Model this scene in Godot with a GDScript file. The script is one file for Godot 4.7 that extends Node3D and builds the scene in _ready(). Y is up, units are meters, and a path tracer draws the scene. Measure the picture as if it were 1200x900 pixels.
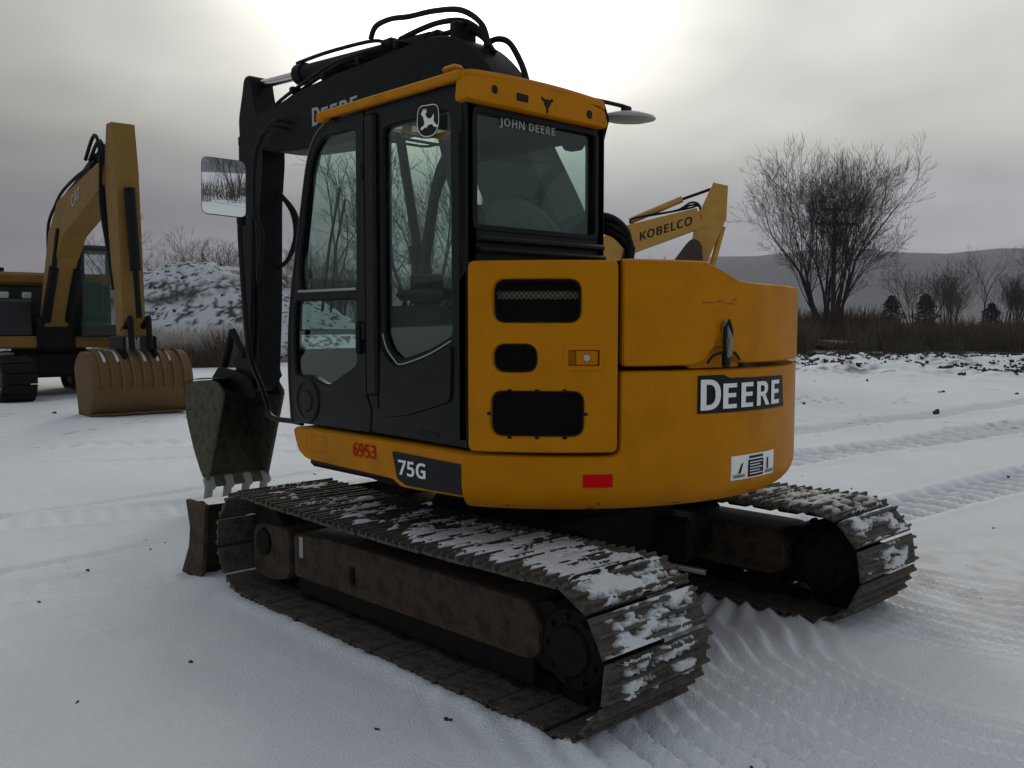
extends Node3D
# Plan coordinates used below: x forward along the excavator, y to its left, z up (metres, origin under its swing centre).
# gv() turns them into Godot's axes.

const EYE := Vector3(-3.45, 3.57, 1.5)
const YAW := 0.7584
const PITCH := 0.0681
const RAD := 1.245

var M := {}
var rng := RandomNumberGenerator.new()
var n_big := FastNoiseLite.new()
var n_mid := FastNoiseLite.new()
var n_small := FastNoiseLite.new()


static func gv(p: Vector3) -> Vector3:
	return Vector3(p.x, p.z, -p.y)


# a point given by metres right of and beyond the viewer
func rv(r: float, d: float, z := 0.0) -> Vector3:
	return Vector3(EYE.x - sin(YAW) * r + cos(YAW) * d, EYE.y - cos(YAW) * r - sin(YAW) * d, z)


# ---------------------------------------------------------------- mesh builder
class MB:
	var v := PackedVector3Array()
	var n := PackedVector3Array()
	var c := PackedColorArray()
	var uv := PackedVector2Array()
	var col := Color(1, 1, 1)
	var colf: Callable

	func put(p: Vector3, nn: Vector3) -> void:
		v.append(Vector3(p.x, p.z, -p.y))
		n.append(Vector3(nn.x, nn.z, -nn.y))
		c.append(colf.call(p) if colf.is_valid() else col)

	func trin(a: Vector3, b: Vector3, d: Vector3, na: Vector3, nb: Vector3, nd: Vector3) -> void:
		put(a, na)
		put(d, nd)
		put(b, nb)

	func tri(a: Vector3, b: Vector3, d: Vector3) -> void:
		var m := (b - a).cross(d - a)
		if m.length_squared() < 1e-16:
			return
		m = m.normalized()
		trin(a, b, d, m, m, m)

	func quad(a: Vector3, b: Vector3, d: Vector3, e: Vector3) -> void:
		tri(a, b, d)
		tri(a, d, e)

	func quado(a: Vector3, b: Vector3, d: Vector3, e: Vector3, from: Vector3) -> void:
		if (b - a).cross(d - a).dot((a + d) * 0.5 - from) < 0:
			quad(e, d, b, a)
		else:
			quad(a, b, d, e)

	func box(at: Vector3, s: Vector3, bev := 0.0, B := Basis()) -> void:
		var h := s * 0.5
		bev = minf(bev, minf(h.x, minf(h.y, h.z)) * 0.9)
		var P := func(sx: float, sy: float, sz: float, ax: int) -> Vector3:
			var q := Vector3(sx * (h.x - bev), sy * (h.y - bev), sz * (h.z - bev))
			q[ax] = [sx * h.x, sy * h.y, sz * h.z][ax]
			return at + B * q
		for ax in 3:
			for s1 in [-1.0, 1.0]:
				var q := []
				for k in [[-1.0, -1.0], [1.0, -1.0], [1.0, 1.0], [-1.0, 1.0]]:
					var t := [0.0, 0.0, 0.0]
					t[ax] = s1
					t[(ax + 1) % 3] = k[0]
					t[(ax + 2) % 3] = k[1]
					q.append(P.call(t[0], t[1], t[2], ax))
				quado(q[0], q[1], q[2], q[3], at)
		if bev <= 0:
			return
		for ax in 3:
			var a1 := (ax + 1) % 3
			var a2 := (ax + 2) % 3
			for s1 in [-1.0, 1.0]:
				for s2 in [-1.0, 1.0]:
					var t := [0.0, 0.0, 0.0]
					t[a1] = s1
					t[a2] = s2
					t[ax] = -1.0
					var u := t.duplicate()
					u[ax] = 1.0
					quado(P.call(t[0], t[1], t[2], a1), P.call(u[0], u[1], u[2], a1), P.call(u[0], u[1], u[2], a2), P.call(t[0], t[1], t[2], a2), at)
		for sx in [-1.0, 1.0]:
			for sy in [-1.0, 1.0]:
				for sz in [-1.0, 1.0]:
					var a: Vector3 = P.call(sx, sy, sz, 0)
					var b: Vector3 = P.call(sx, sy, sz, 1)
					var d: Vector3 = P.call(sx, sy, sz, 2)
					if (b - a).cross(d - a).dot(a - at) < 0:
						tri(a, d, b)
					else:
						tri(a, b, d)

	static func frame(t: Vector3) -> Array:
		var a := Vector3(0, 0, 1) if absf(t.z) < 0.9 else Vector3(1, 0, 0)
		var x := a.cross(t).normalized()
		return [x, t.cross(x).normalized()]

	func tube(path: Array, r, sides := 8, caps := true) -> void:
		var k := path.size()
		var rings := []
		var x := Vector3.ZERO
		for i in k:
			var t: Vector3 = (path[mini(i + 1, k - 1)] - path[maxi(i - 1, 0)]).normalized()
			if i == 0:
				x = frame(t)[0]
			else:
				x = (x - t * x.dot(t)).normalized()
			var y := t.cross(x)
			var ring := []
			var rad: float = r[i] if r is Array else r
			for j in sides:
				var a := TAU * j / sides
				var dir := x * cos(a) + y * sin(a)
				ring.append([path[i] + dir * rad, dir])
			rings.append(ring)
		for i in k - 1:
			for j in sides:
				var a = rings[i][j]
				var b = rings[i][(j + 1) % sides]
				var d = rings[i + 1][(j + 1) % sides]
				var e = rings[i + 1][j]
				trin(a[0], b[0], d[0], a[1], b[1], d[1])
				trin(a[0], d[0], e[0], a[1], d[1], e[1])
		if caps:
			for j in range(1, sides - 1):
				tri(rings[0][0][0], rings[0][j + 1][0], rings[0][j][0])
				tri(rings[k - 1][0][0], rings[k - 1][j][0], rings[k - 1][j + 1][0])

	# prof: [height along the axis, radius]
	func lathe(o: Vector3, axis: Vector3, prof: Array, sides := 24) -> void:
		axis = axis.normalized()
		var f := frame(axis)
		for i in prof.size() - 1:
			var h0: float = prof[i][0]
			var r0: float = prof[i][1]
			var h1: float = prof[i + 1][0]
			var r1: float = prof[i + 1][1]
			var sl := Vector2(h1 - h0, r1 - r0).normalized()
			for j in sides:
				var a0 := TAU * j / sides
				var a1 := TAU * (j + 1) / sides
				var d0: Vector3 = f[0] * cos(a0) + f[1] * sin(a0)
				var d1: Vector3 = f[0] * cos(a1) + f[1] * sin(a1)
				var m0 := d0 * sl.x - axis * sl.y
				var m1 := d1 * sl.x - axis * sl.y
				var p00 := o + axis * h0 + d0 * r0
				var p01 := o + axis * h0 + d1 * r0
				var p10 := o + axis * h1 + d0 * r1
				var p11 := o + axis * h1 + d1 * r1
				if r0 > 1e-5:
					trin(p00, p01, p11, m0, m1, m1)
				if r1 > 1e-5:
					trin(p00, p11, p10, m0, m1, m0)

	func cyl(a: Vector3, b: Vector3, r: float, bev := 0.004, sides := 16) -> void:
		var l := (b - a).length()
		lathe(a, b - a, [[0.0, 0.0], [0.0, r - bev], [bev, r], [l - bev, r], [l, r - bev], [l, 0.0]], sides)

	# fn(i, j) gives a point; smooth normals
	func grid(pts: Array, ni: int, nj: int, flip := false) -> void:
		var nor := []
		for i in ni:
			for j in nj:
				var du: Vector3 = pts[mini(i + 1, ni - 1) * nj + j] - pts[maxi(i - 1, 0) * nj + j]
				var dv: Vector3 = pts[i * nj + mini(j + 1, nj - 1)] - pts[i * nj + maxi(j - 1, 0)]
				var m := du.cross(dv).normalized()
				nor.append(-m if flip else m)
		for i in ni - 1:
			for j in nj - 1:
				var a := i * nj + j
				var b := a + nj
				if flip:
					trin(pts[a], pts[b + 1], pts[b], nor[a], nor[b + 1], nor[b])
					trin(pts[a], pts[a + 1], pts[b + 1], nor[a], nor[a + 1], nor[b + 1])
				else:
					trin(pts[a], pts[b], pts[b + 1], nor[a], nor[b], nor[b + 1])
					trin(pts[a], pts[b + 1], pts[a + 1], nor[a], nor[b + 1], nor[a + 1])

	# a sheet with thickness and chamfered rims cut from a 2D outline with holes and laid on mp(u, v, depth)
	func panel(outer: PackedVector2Array, holes: Array, mp: Callable, th: float, bev := 0.006, step := 0.25, back := true, rows := [-99.0, 99.0]) -> void:
		if Geometry2D.is_polygon_clockwise(outer):
			outer.reverse()
		outer = MB.subdiv(outer, step)
		var face := MB.inset(outer, bev)
		var hh := []
		var hf := []
		for h in holes:
			var q: PackedVector2Array = h.duplicate()
			if Geometry2D.is_polygon_clockwise(q):
				q.reverse()
			q = MB.subdiv(q, step)
			hh.append(q)
			hf.append(MB.inset(q, -bev))
		for pass_no in (2 if back else 1):
			var base := face if pass_no == 0 else outer
			var cut := hf if pass_no == 0 else hh
			var lo := INF
			var hi := -INF
			for p in base:
				lo = minf(lo, p.x)
				hi = maxf(hi, p.x)
			var cuts := []
			var k := maxi(1, ceili((hi - lo) / step))
			for i in k + 1:
				cuts.append(lerpf(lo, hi, float(i) / k))
			for h in cut:
				var s := 0.0
				for p in h:
					s += p.x
				cuts.append(s / h.size() + 1e-4)
			cuts.sort()
			for i in cuts.size() - 1:
				if cuts[i + 1] - cuts[i] < 1e-6:
					continue
				for rw in rows.size() - 1:
					var strip := PackedVector2Array([Vector2(cuts[i], rows[rw]), Vector2(cuts[i + 1], rows[rw]), Vector2(cuts[i + 1], rows[rw + 1]), Vector2(cuts[i], rows[rw + 1])])
					var polys := Geometry2D.intersect_polygons(base, strip)
					for h in cut:
						var rest := []
						for p in polys:
							rest.append_array(Geometry2D.clip_polygons(p, h))
						polys.assign(rest)
					for p in polys:
						var ix := Geometry2D.triangulate_polygon(p)
						for t in range(0, ix.size(), 3):
							var q := [p[ix[t]], p[ix[t + 1]], p[ix[t + 2]]]
							if (q[1] - q[0]).cross(q[2] - q[0]) < 0:
								q = [q[0], q[2], q[1]]
							var d := th if pass_no else 0.0
							var P := []
							var N := []
							for w in q:
								var a: Vector3 = mp.call(w.x, w.y, d)
								P.append(a)
								var mm: Vector3 = (mp.call(w.x + 0.004, w.y, d) - mp.call(w.x - 0.004, w.y, d)).cross(mp.call(w.x, w.y + 0.004, d) - mp.call(w.x, w.y - 0.004, d))
								N.append(mm.normalized())
							if pass_no == 0:
								trin(P[0], P[1], P[2], N[0], N[1], N[2])
							else:
								trin(P[0], P[2], P[1], -N[0], -N[2], -N[1])
		rim(face, outer, mp, bev, th, false)
		for i in hh.size():
			rim(hf[i], hh[i], mp, bev, th, true)

	func rim(f: PackedVector2Array, o: PackedVector2Array, mp: Callable, bev: float, th: float, inner: bool) -> void:
		for i in o.size():
			var j := (i + 1) % o.size()
			var a: Vector3 = mp.call(f[i].x, f[i].y, 0.0)
			var b: Vector3 = mp.call(f[j].x, f[j].y, 0.0)
			var d: Vector3 = mp.call(o[j].x, o[j].y, bev)
			var e: Vector3 = mp.call(o[i].x, o[i].y, bev)
			var g: Vector3 = mp.call(o[j].x, o[j].y, th)
			var h: Vector3 = mp.call(o[i].x, o[i].y, th)
			if inner:
				quad(a, b, d, e)
				quad(e, d, g, h)
			else:
				quad(e, d, b, a)
				quad(h, g, d, e)

	static func inset(p: PackedVector2Array, b: float) -> PackedVector2Array:
		var out := PackedVector2Array()
		var k := p.size()
		for i in k:
			var d0 := (p[i] - p[(i + k - 1) % k]).normalized()
			var d1 := (p[(i + 1) % k] - p[i]).normalized()
			var m0 := Vector2(-d0.y, d0.x)
			var m1 := Vector2(-d1.y, d1.x)
			var m := (m0 + m1)
			var l := maxf(0.35, m.length_squared() * 0.5)
			out.append(p[i] + m / (2.0 * l) * b * 1.0 if l > 0.36 else p[i] + m * b)
		return out

	static func subdiv(p: PackedVector2Array, most: float) -> PackedVector2Array:
		var out := PackedVector2Array()
		for i in p.size():
			var a := p[i]
			var b := p[(i + 1) % p.size()]
			var k := maxi(1, ceili((b - a).length() / most))
			for j in k:
				out.append(a.lerp(b, float(j) / k))
		return out

	func mesh(m: Material) -> ArrayMesh:
		var am := ArrayMesh.new()
		if v.is_empty():
			return am
		var arr := []
		arr.resize(Mesh.ARRAY_MAX)
		arr[Mesh.ARRAY_VERTEX] = v
		arr[Mesh.ARRAY_NORMAL] = n
		arr[Mesh.ARRAY_COLOR] = c
		am.add_surface_from_arrays(Mesh.PRIMITIVE_TRIANGLES, arr)
		am.surface_set_material(0, m)
		return am


func rounded(pts: Array, r: float, seg := 4) -> PackedVector2Array:
	var out := PackedVector2Array()
	var k := pts.size()
	for i in k:
		var p: Vector2 = pts[i]
		var a: Vector2 = pts[(i + k - 1) % k]
		var b: Vector2 = pts[(i + 1) % k]
		var ra := minf(r, (a - p).length() * 0.45)
		var rb := minf(r, (b - p).length() * 0.45)
		var p0 := p + (a - p).normalized() * ra
		var p2 := p + (b - p).normalized() * rb
		for s in seg + 1:
			var t := float(s) / seg
			out.append(p0.lerp(p, t).lerp(p.lerp(p2, t), t))
	return out


func rrect(x0: float, y0: float, x1: float, y1: float, r: float) -> PackedVector2Array:
	return rounded([Vector2(x0, y0), Vector2(x1, y0), Vector2(x1, y1), Vector2(x0, y1)], r, 5)


func smooth(pts: Array, per := 6) -> Array:
	var out := []
	var k := pts.size()
	for i in k - 1:
		var p0: Vector3 = pts[maxi(i - 1, 0)]
		var p1: Vector3 = pts[i]
		var p2: Vector3 = pts[i + 1]
		var p3: Vector3 = pts[mini(i + 2, k - 1)]
		for s in per:
			out.append(p1.cubic_interpolate(p2, p0, p3, float(s) / per))
	out.append(pts[k - 1])
	return out


# ---------------------------------------------------------------- nodes
func part(called: String, mb: MB, m: Material, parent: Node = self) -> MeshInstance3D:
	var o := MeshInstance3D.new()
	o.name = called
	o.mesh = mb.mesh(m)
	parent.add_child(o, true)
	return o


func node(called: String, parent: Node = self, at := Vector3.ZERO, turn := 0.0) -> Node3D:
	var o := Node3D.new()
	o.name = called
	parent.add_child(o, true)
	o.position = gv(at)
	o.rotation.y = turn
	return o


func tag(o: Node, label: String, category: String, group := "") -> void:
	o.set_meta("label", label)
	o.set_meta("category", category)
	if group:
		o.set_meta("group", group)


func structure(o: Node, label := "", kind := "structure") -> void:
	o.set_meta("kind", kind)
	if label:
		o.set_meta("label", label)


func xf(ex: Vector3, ey: Vector3, ez: Vector3, o: Vector3) -> Transform3D:
	return Transform3D(Basis(gv(ex), gv(ez), -gv(ey)), gv(o))


# flat letters laid on mp(u, v, depth); returns the width
func letters(called: String, s: String, at: Vector2, cap: float, wide: float, mp: Callable, m: Material, parent: Node, slant := 0.0, lift := 0.003, bold := true, mono := false) -> float:
	var t := TextMesh.new()
	var f := SystemFont.new()
	f.font_names = PackedStringArray(["Droid Sans Mono" if mono else "Droid Sans"])
	f.font_weight = 700 if bold else 400
	t.font = f
	t.text = s
	t.font_size = 64
	t.depth = 0.01
	t.curve_step = 1.0
	t.pixel_size = cap / (0.714 * 64)
	var a := t.get_mesh_arrays()
	var vs: PackedVector3Array = a[Mesh.ARRAY_VERTEX]
	var ns: PackedVector3Array = a[Mesh.ARRAY_NORMAL]
	var ix = a[Mesh.ARRAY_INDEX]
	var lo := Vector2(INF, INF)
	var hi := -INF
	for p in vs:
		lo = Vector2(minf(lo.x, p.x), minf(lo.y, p.y))
		hi = maxf(hi, p.x)
	var mb := MB.new()
	var order: PackedInt32Array = ix if ix != null else PackedInt32Array(range(vs.size()))
	for i in range(0, order.size(), 3):
		var q := []
		var front := true
		for j in 3:
			var p := vs[order[i + j]]
			front = front and ns[order[i + j]].z > 0.5
			var w := Vector2((p.x - lo.x) * wide, p.y - lo.y)
			q.append(mp.call(at.x + w.x, at.y + w.y + w.x * slant, -lift))
		if front:
			mb.tri(q[0], q[2], q[1])
	part(called, mb, m, parent)
	return (hi - lo.x) * wide


# ---------------------------------------------------------------- materials
func lin(r: float, g: float, b: float, a := 1.0) -> Color:
	var q := Color(r, g, b).linear_to_srgb()
	q.a = a
	return q


func ntex(s: int, freq: float, oct: int, ramp: Array, size := 512, normal := false, kind := FastNoiseLite.TYPE_SIMPLEX_SMOOTH) -> NoiseTexture2D:
	var f := FastNoiseLite.new()
	f.seed = s
	f.noise_type = kind
	f.frequency = freq
	f.fractal_octaves = oct
	f.fractal_gain = 0.55
	var t := NoiseTexture2D.new()
	t.width = size
	t.height = size
	t.seamless = true
	t.noise = f
	if normal:
		t.as_normal_map = true
		t.bump_strength = 6.0
	if ramp.size():
		var g := Gradient.new()
		var offs := PackedFloat32Array()
		var cols := PackedColorArray()
		for k in ramp:
			offs.append(k[0])
			cols.append(k[1])
		g.offsets = offs
		g.colors = cols
		t.color_ramp = g
	return t


func mat(called: String, col: Color, rough: float, metal := 0.0, tex: Texture2D = null, scale := 1.0, vcol := false) -> StandardMaterial3D:
	var m := StandardMaterial3D.new()
	m.resource_name = called
	m.albedo_color = col
	m.roughness = rough
	m.metallic = metal
	m.vertex_color_use_as_albedo = vcol
	if tex:
		m.albedo_texture = tex
		m.uv1_triplanar = true
		m.uv1_world_triplanar = true
		m.uv1_scale = Vector3.ONE * scale
	M[called] = m
	return m


func relief(m: StandardMaterial3D, tex: Texture2D, cm: float) -> void:
	m.heightmap_enabled = true
	m.heightmap_texture = tex
	m.heightmap_scale = cm
	m.uv1_triplanar = true
	m.uv1_world_triplanar = true


func grey(k: float) -> Color:
	return Color(k, k, k)


func make_materials() -> void:
	var grime := ntex(3, 0.008, 5, [[0.0, Color(0.90, 0.885, 0.87)], [0.42, Color(0.965, 0.96, 0.955)], [0.62, Color(1, 1, 1)], [1.0, Color(0.98, 0.98, 0.98)]])
	var mottled := ntex(5, 0.02, 5, [[0.0, grey(0.5)], [0.45, grey(0.8)], [0.6, grey(1.0)], [1.0, grey(1.0)]])
	var rusty := ntex(8, 0.012, 5, [[0.0, Color(0.50, 0.47, 0.43)], [0.4, Color(0.72, 0.69, 0.65)], [0.56, Color(0.95, 0.86, 0.77)], [0.7, Color(0.82, 0.81, 0.79)], [1.0, Color(1, 1, 1)]])
	var gloss := ntex(11, 0.015, 4, [[0.0, grey(0.55)], [0.5, grey(0.8)], [1.0, grey(1.0)]], 256)
	var crumb := ntex(14, 0.05, 5, [], 512)
	var y := mat("yellow_paint", lin(0.54, 0.205, 0.0012), 0.55, 0.0, grime, 0.9)
	y.roughness_texture = gloss
	y.metallic_specular = 0.22
	var k := mat("dark_paint", lin(0.006, 0.0088, 0.0098), 0.45, 0.0, grime, 1.1)
	k.roughness_texture = gloss
	k.metallic_specular = 0.3
	mat("black_rubber", lin(0.007, 0.007, 0.0075), 0.6).metallic_specular = 0.3
	mat("black_trim", lin(0.007, 0.008, 0.0085), 0.5).metallic_specular = 0.3
	mat("boom_paint", lin(0.004, 0.0055, 0.006), 0.55, 0.0, mottled, 1.3).metallic_specular = 0.28
	var t := mat("track_steel", lin(0.112, 0.104, 0.092), 0.8, 0.0, rusty, 2.1)
	relief(t, crumb, 0.6)
	var tf := mat("frame_steel", lin(0.075, 0.052, 0.032), 0.85, 0.0, rusty, 1.4)
	relief(tf, crumb, 0.8)
	mat("greasy_steel", lin(0.009, 0.0085, 0.008), 0.7, 0.0, rusty, 2.0).metallic_specular = 0.3
	mat("bright_steel", lin(0.45, 0.45, 0.44), 0.35, 0.9)
	mat("scraped_paint", lin(0.24, 0.085, 0.012), 0.8)
	mat("rust_spot", lin(0.10, 0.025, 0.008), 0.9)
	mat("tooth_steel", lin(0.22, 0.22, 0.21), 0.6)
	mat("chrome", lin(0.6, 0.6, 0.6), 0.15, 1.0)
	var bk := mat("bucket_steel", lin(0.085, 0.083, 0.058), 0.8, 0.0, rusty, 1.7)
	relief(bk, crumb, 0.5)
	mat("mirror_glass", lin(0.85, 0.87, 0.89), 0.0, 1.0)
	mat("white_vinyl", lin(0.86, 0.86, 0.84), 0.6)
	mat("pale_vinyl", lin(0.33, 0.36, 0.36), 0.5)
	mat("dark_vinyl", lin(0.010, 0.0125, 0.013), 0.5).metallic_specular = 0.3
	mat("red_vinyl", lin(0.62, 0.004, 0.006), 0.5).metallic_specular = 0.15
	mat("red_paint", lin(0.42, 0.012, 0.004), 0.7).metallic_specular = 0.2
	var gl := mat("tinted_glass", lin(0.02, 0.10, 0.075, 0.34), 0.03)
	gl.transparency = BaseMaterial3D.TRANSPARENCY_ALPHA
	gl.metallic_specular = 0.5
	var cg := mat("cab_glass", lin(0.66, 0.90, 0.80, 0.0), 0.0)
	cg.refraction_enabled = true
	cg.refraction_scale = 0.04
	mat("seat_cloth", lin(0.17, 0.175, 0.13), 0.95, 0.0, grime, 3.0)
	mat("cab_plastic", lin(0.014, 0.016, 0.016), 0.7)
	var sn := mat("snow", lin(1, 1, 1), 0.75, 0.0, null, 1.0, true)
	sn.metallic_specular = 0.35
	relief(sn, crumb, 0.6)
	sn.uv1_scale = Vector3.ONE * 2.7
	var ts := mat("clinging_snow", lin(1, 1, 1), 0.85, 0.0, null, 1.0, true)
	relief(ts, crumb, 0.8)
	ts.uv1_scale = Vector3.ONE * 3.0
	mat("soil", lin(1, 1, 1), 0.95, 0.0, null, 1.0, true)
	mat("bark", lin(0.05, 0.044, 0.041), 0.95, 0.0, mottled, 0.8)
	mat("twig", lin(0.055, 0.048, 0.046), 0.95)
	mat("pale_bark", lin(0.16, 0.15, 0.145), 0.95)
	mat("needle", lin(0.03, 0.042, 0.038), 0.95)
	mat("weeds", lin(1, 1, 1), 0.95, 0.0, null, 1.0, true)
	mat("clod", lin(0.035, 0.03, 0.028), 0.95)
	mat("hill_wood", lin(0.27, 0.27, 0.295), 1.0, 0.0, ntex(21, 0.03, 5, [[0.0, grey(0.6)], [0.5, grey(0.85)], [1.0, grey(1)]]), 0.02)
	mat("old_yellow", lin(0.225, 0.122, 0.014), 0.7, 0.0, grime, 0.5)
	mat("gold_yellow", lin(0.47, 0.25, 0.035), 0.55, 0.0, grime, 0.6)
	var rb := mat("rust_yellow", lin(0.145, 0.082, 0.03), 0.9, 0.0, grime, 1.6)
	relief(rb, crumb, 0.6)
	mat("navy_paint", lin(0.006, 0.007, 0.011), 0.5)
	mat("pole_wood", lin(0.06, 0.05, 0.045), 0.95)
	mat("cut_wood", lin(0.30, 0.24, 0.18), 0.9)


# ---------------------------------------------------------------- camera, sky, sun
func sky_image() -> Image:
	var w := 1024
	var h := 512
	var im := Image.create(w, h, false, Image.FORMAT_RGBF)
	var view := gv(Vector3(cos(YAW), -sin(YAW), 0))
	var right := gv(Vector3(-sin(YAW), -cos(YAW), 0))
	var az := deg_to_rad(-3.2)
	var el := deg_to_rad(21.0)
	var sun := (view * cos(az) + right * sin(az)) * cos(el) + Vector3.UP * sin(el)
	var f := FastNoiseLite.new()
	f.seed = 4
	f.frequency = 1.0
	f.fractal_octaves = 5
	for j in h:
		var e := (0.5 - (j + 0.5) / h) * PI
		for i in w:
			var a := (i + 0.5) / w * TAU
			var d := Vector3(sin(a) * cos(e), sin(e), -cos(a) * cos(e))
			var up := maxf(d.y, 0.0)
			var ang := rad_to_deg(acos(clampf(d.dot(sun), -1, 1)))
			# stretched cloud sheets: look the noise up on a flat layer overhead
			var q := Vector2(d.x, d.z) / (up + 0.16)
			var cl := f.get_noise_2d(q.x * 0.55, q.y * 0.55)
			var cl2 := f.get_noise_2d(q.x * 1.7 + 40.0, q.y * 1.7)
			var flat := Vector2(d.x, d.z).normalized().dot(Vector2(sun.x, sun.z).normalized())
			var ahead := smoothstep(-0.3, 0.95, flat)
			var base := lerpf(0.28, 0.285, ahead) + lerpf(0.06, 0.24, ahead) * smoothstep(0.07, 0.34, up) * (1.0 - 0.45 * smoothstep(0.4, 0.9, up))
			base *= 1.0 + 0.62 * d.dot(right) * ahead
			base *= 1.0 + 0.10 * cl + 0.13 * cl2
			var wide := exp(-pow(ang / 19.0, 2.0))
			var core := exp(-pow(ang / 8.2, 2.0))
			var low := smoothstep(0.10, 0.25, up)
			var g1 := 0.40 * wide * low * (1.0 + 0.35 * cl + 0.2 * cl2) + 2.1 * core * lerpf(0.12, 1.0, low)
			var tint := Color(1.0, 0.98, 1.065).lerp(Color(1.0, 0.995, 0.94), smoothstep(0.08, 0.20, up + 0.03 * cl)).lerp(Color(0.90, 0.985, 1.09), 1.0 - ahead)
			var col := tint * base
			col += Color(1.0, 0.965, 0.87) * g1
			im.set_pixel(i, j, col)
	return im


func make_view() -> void:
	var cam := Camera3D.new()
	cam.name = "camera"
	cam.fov = 45.06
	cam.near = 0.05
	cam.far = 4000
	add_child(cam)
	cam.position = gv(EYE)
	cam.look_at_from_position(gv(EYE), gv(EYE + Vector3(cos(YAW) * cos(PITCH), -sin(YAW) * cos(PITCH), -sin(PITCH))), Vector3.UP)
	cam.current = true
	var env := Environment.new()
	env.background_mode = Environment.BG_SKY
	var sky := Sky.new()
	var pm := PanoramaSkyMaterial.new()
	pm.panorama = ImageTexture.create_from_image(sky_image())
	sky.sky_material = pm
	env.sky = sky
	env.tonemap_mode = Environment.TONE_MAPPER_LINEAR
	env.tonemap_exposure = 1.13
	env.sdfgi_enabled = true
	env.ssao_enabled = true
	env.ssil_enabled = true
	env.fog_enabled = true
	env.fog_density = 0.00025
	env.fog_light_color = Color(0.74, 0.74, 0.78)
	var we := WorldEnvironment.new()
	we.name = "world_environment"
	we.environment = env
	add_child(we)
	var sun := DirectionalLight3D.new()
	sun.name = "sun"
	sun.light_energy = 0.15
	sun.light_color = Color(1.0, 0.96, 0.88)
	sun.light_angular_distance = 14
	sun.shadow_enabled = true
	add_child(sun)
	var az := deg_to_rad(-3.2)
	var el := deg_to_rad(21.0)
	var to := rv(sin(az) * cos(el), cos(az) * cos(el), sin(el)) - rv(0, 0, 0)
	sun.look_at_from_position(gv(to * 50.0), Vector3.ZERO, Vector3.UP)


# ---------------------------------------------------------------- ground
func band(r: float, d: float, a: Vector2, b: Vector2, half: float, deep: float, period: float, slant: float) -> float:
	var u := (b - a).normalized()
	var q := Vector2(r, d) - a
	var s := q.dot(u)
	var t := q.cross(u)
	if absf(t) > half * 1.5 or s < -1.2:
		return 0.0
	var w := 1.0 - smoothstep(half * 0.8, half * 1.25, absf(t))
	var wob := 0.5 + 0.5 * n_mid.get_noise_2d(s * 3.0, 7.0)
	var lug := smoothstep(-0.35, 0.35, sin(TAU * s / period + slant * absf(t) / half)) if period > 0 else 1.0
	var rim_up := 0.35 * deep * exp(-pow((absf(t) - half * 1.2) / (0.25 * half), 2.0))
	return (-deep * w * (0.35 + 0.65 * lug) * (0.6 + 0.8 * wob) + rim_up) * smoothstep(-1.2, 0.0, s)


func turn_marks(x: float, y: float) -> float:
	# arcs scraped into the snow behind the tracks by a turn
	var q := Vector2(x + 2.2, y + 1.3)
	var dist := q.length() + 0.06 * n_big.get_noise_2d(x, y)
	var m := smoothstep(1.05, 1.4, dist) * (1.0 - smoothstep(2.3, 3.3, dist))
	m *= smoothstep(-2.1, -1.2, y) * (1.0 - smoothstep(1.3, 2.3, y)) * (1.0 - smoothstep(-0.3, 0.3, x))
	var amp := 0.021 + 0.014 * n_big.get_noise_2d(x * 2.0 + 9.0, y * 2.0)
	var a := m * amp * sin(TAU * dist / 0.115 + 2.0 * n_big.get_noise_2d(x * 0.8, y * 0.8 + 30.0) + 0.5 * n_mid.get_noise_2d(x * 0.5, y * 0.5))
	# a second, flatter set beside them
	var q2 := Vector2(x + 1.0, y + 6.5)
	var d2 := q2.length() + 0.09 * n_big.get_noise_2d(x + 5.0, y)
	var m2 := smoothstep(4.3, 4.7, d2) * (1.0 - smoothstep(5.4, 6.0, d2)) * (1.0 - smoothstep(-1.2, -0.5, x)) * (1.0 - 0.8 * m)
	a += m2 * (0.015 + 0.012 * n_big.get_noise_2d(x * 1.3, y * 1.3 + 3.0)) * sin(TAU * d2 / 0.12)
	return a


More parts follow.
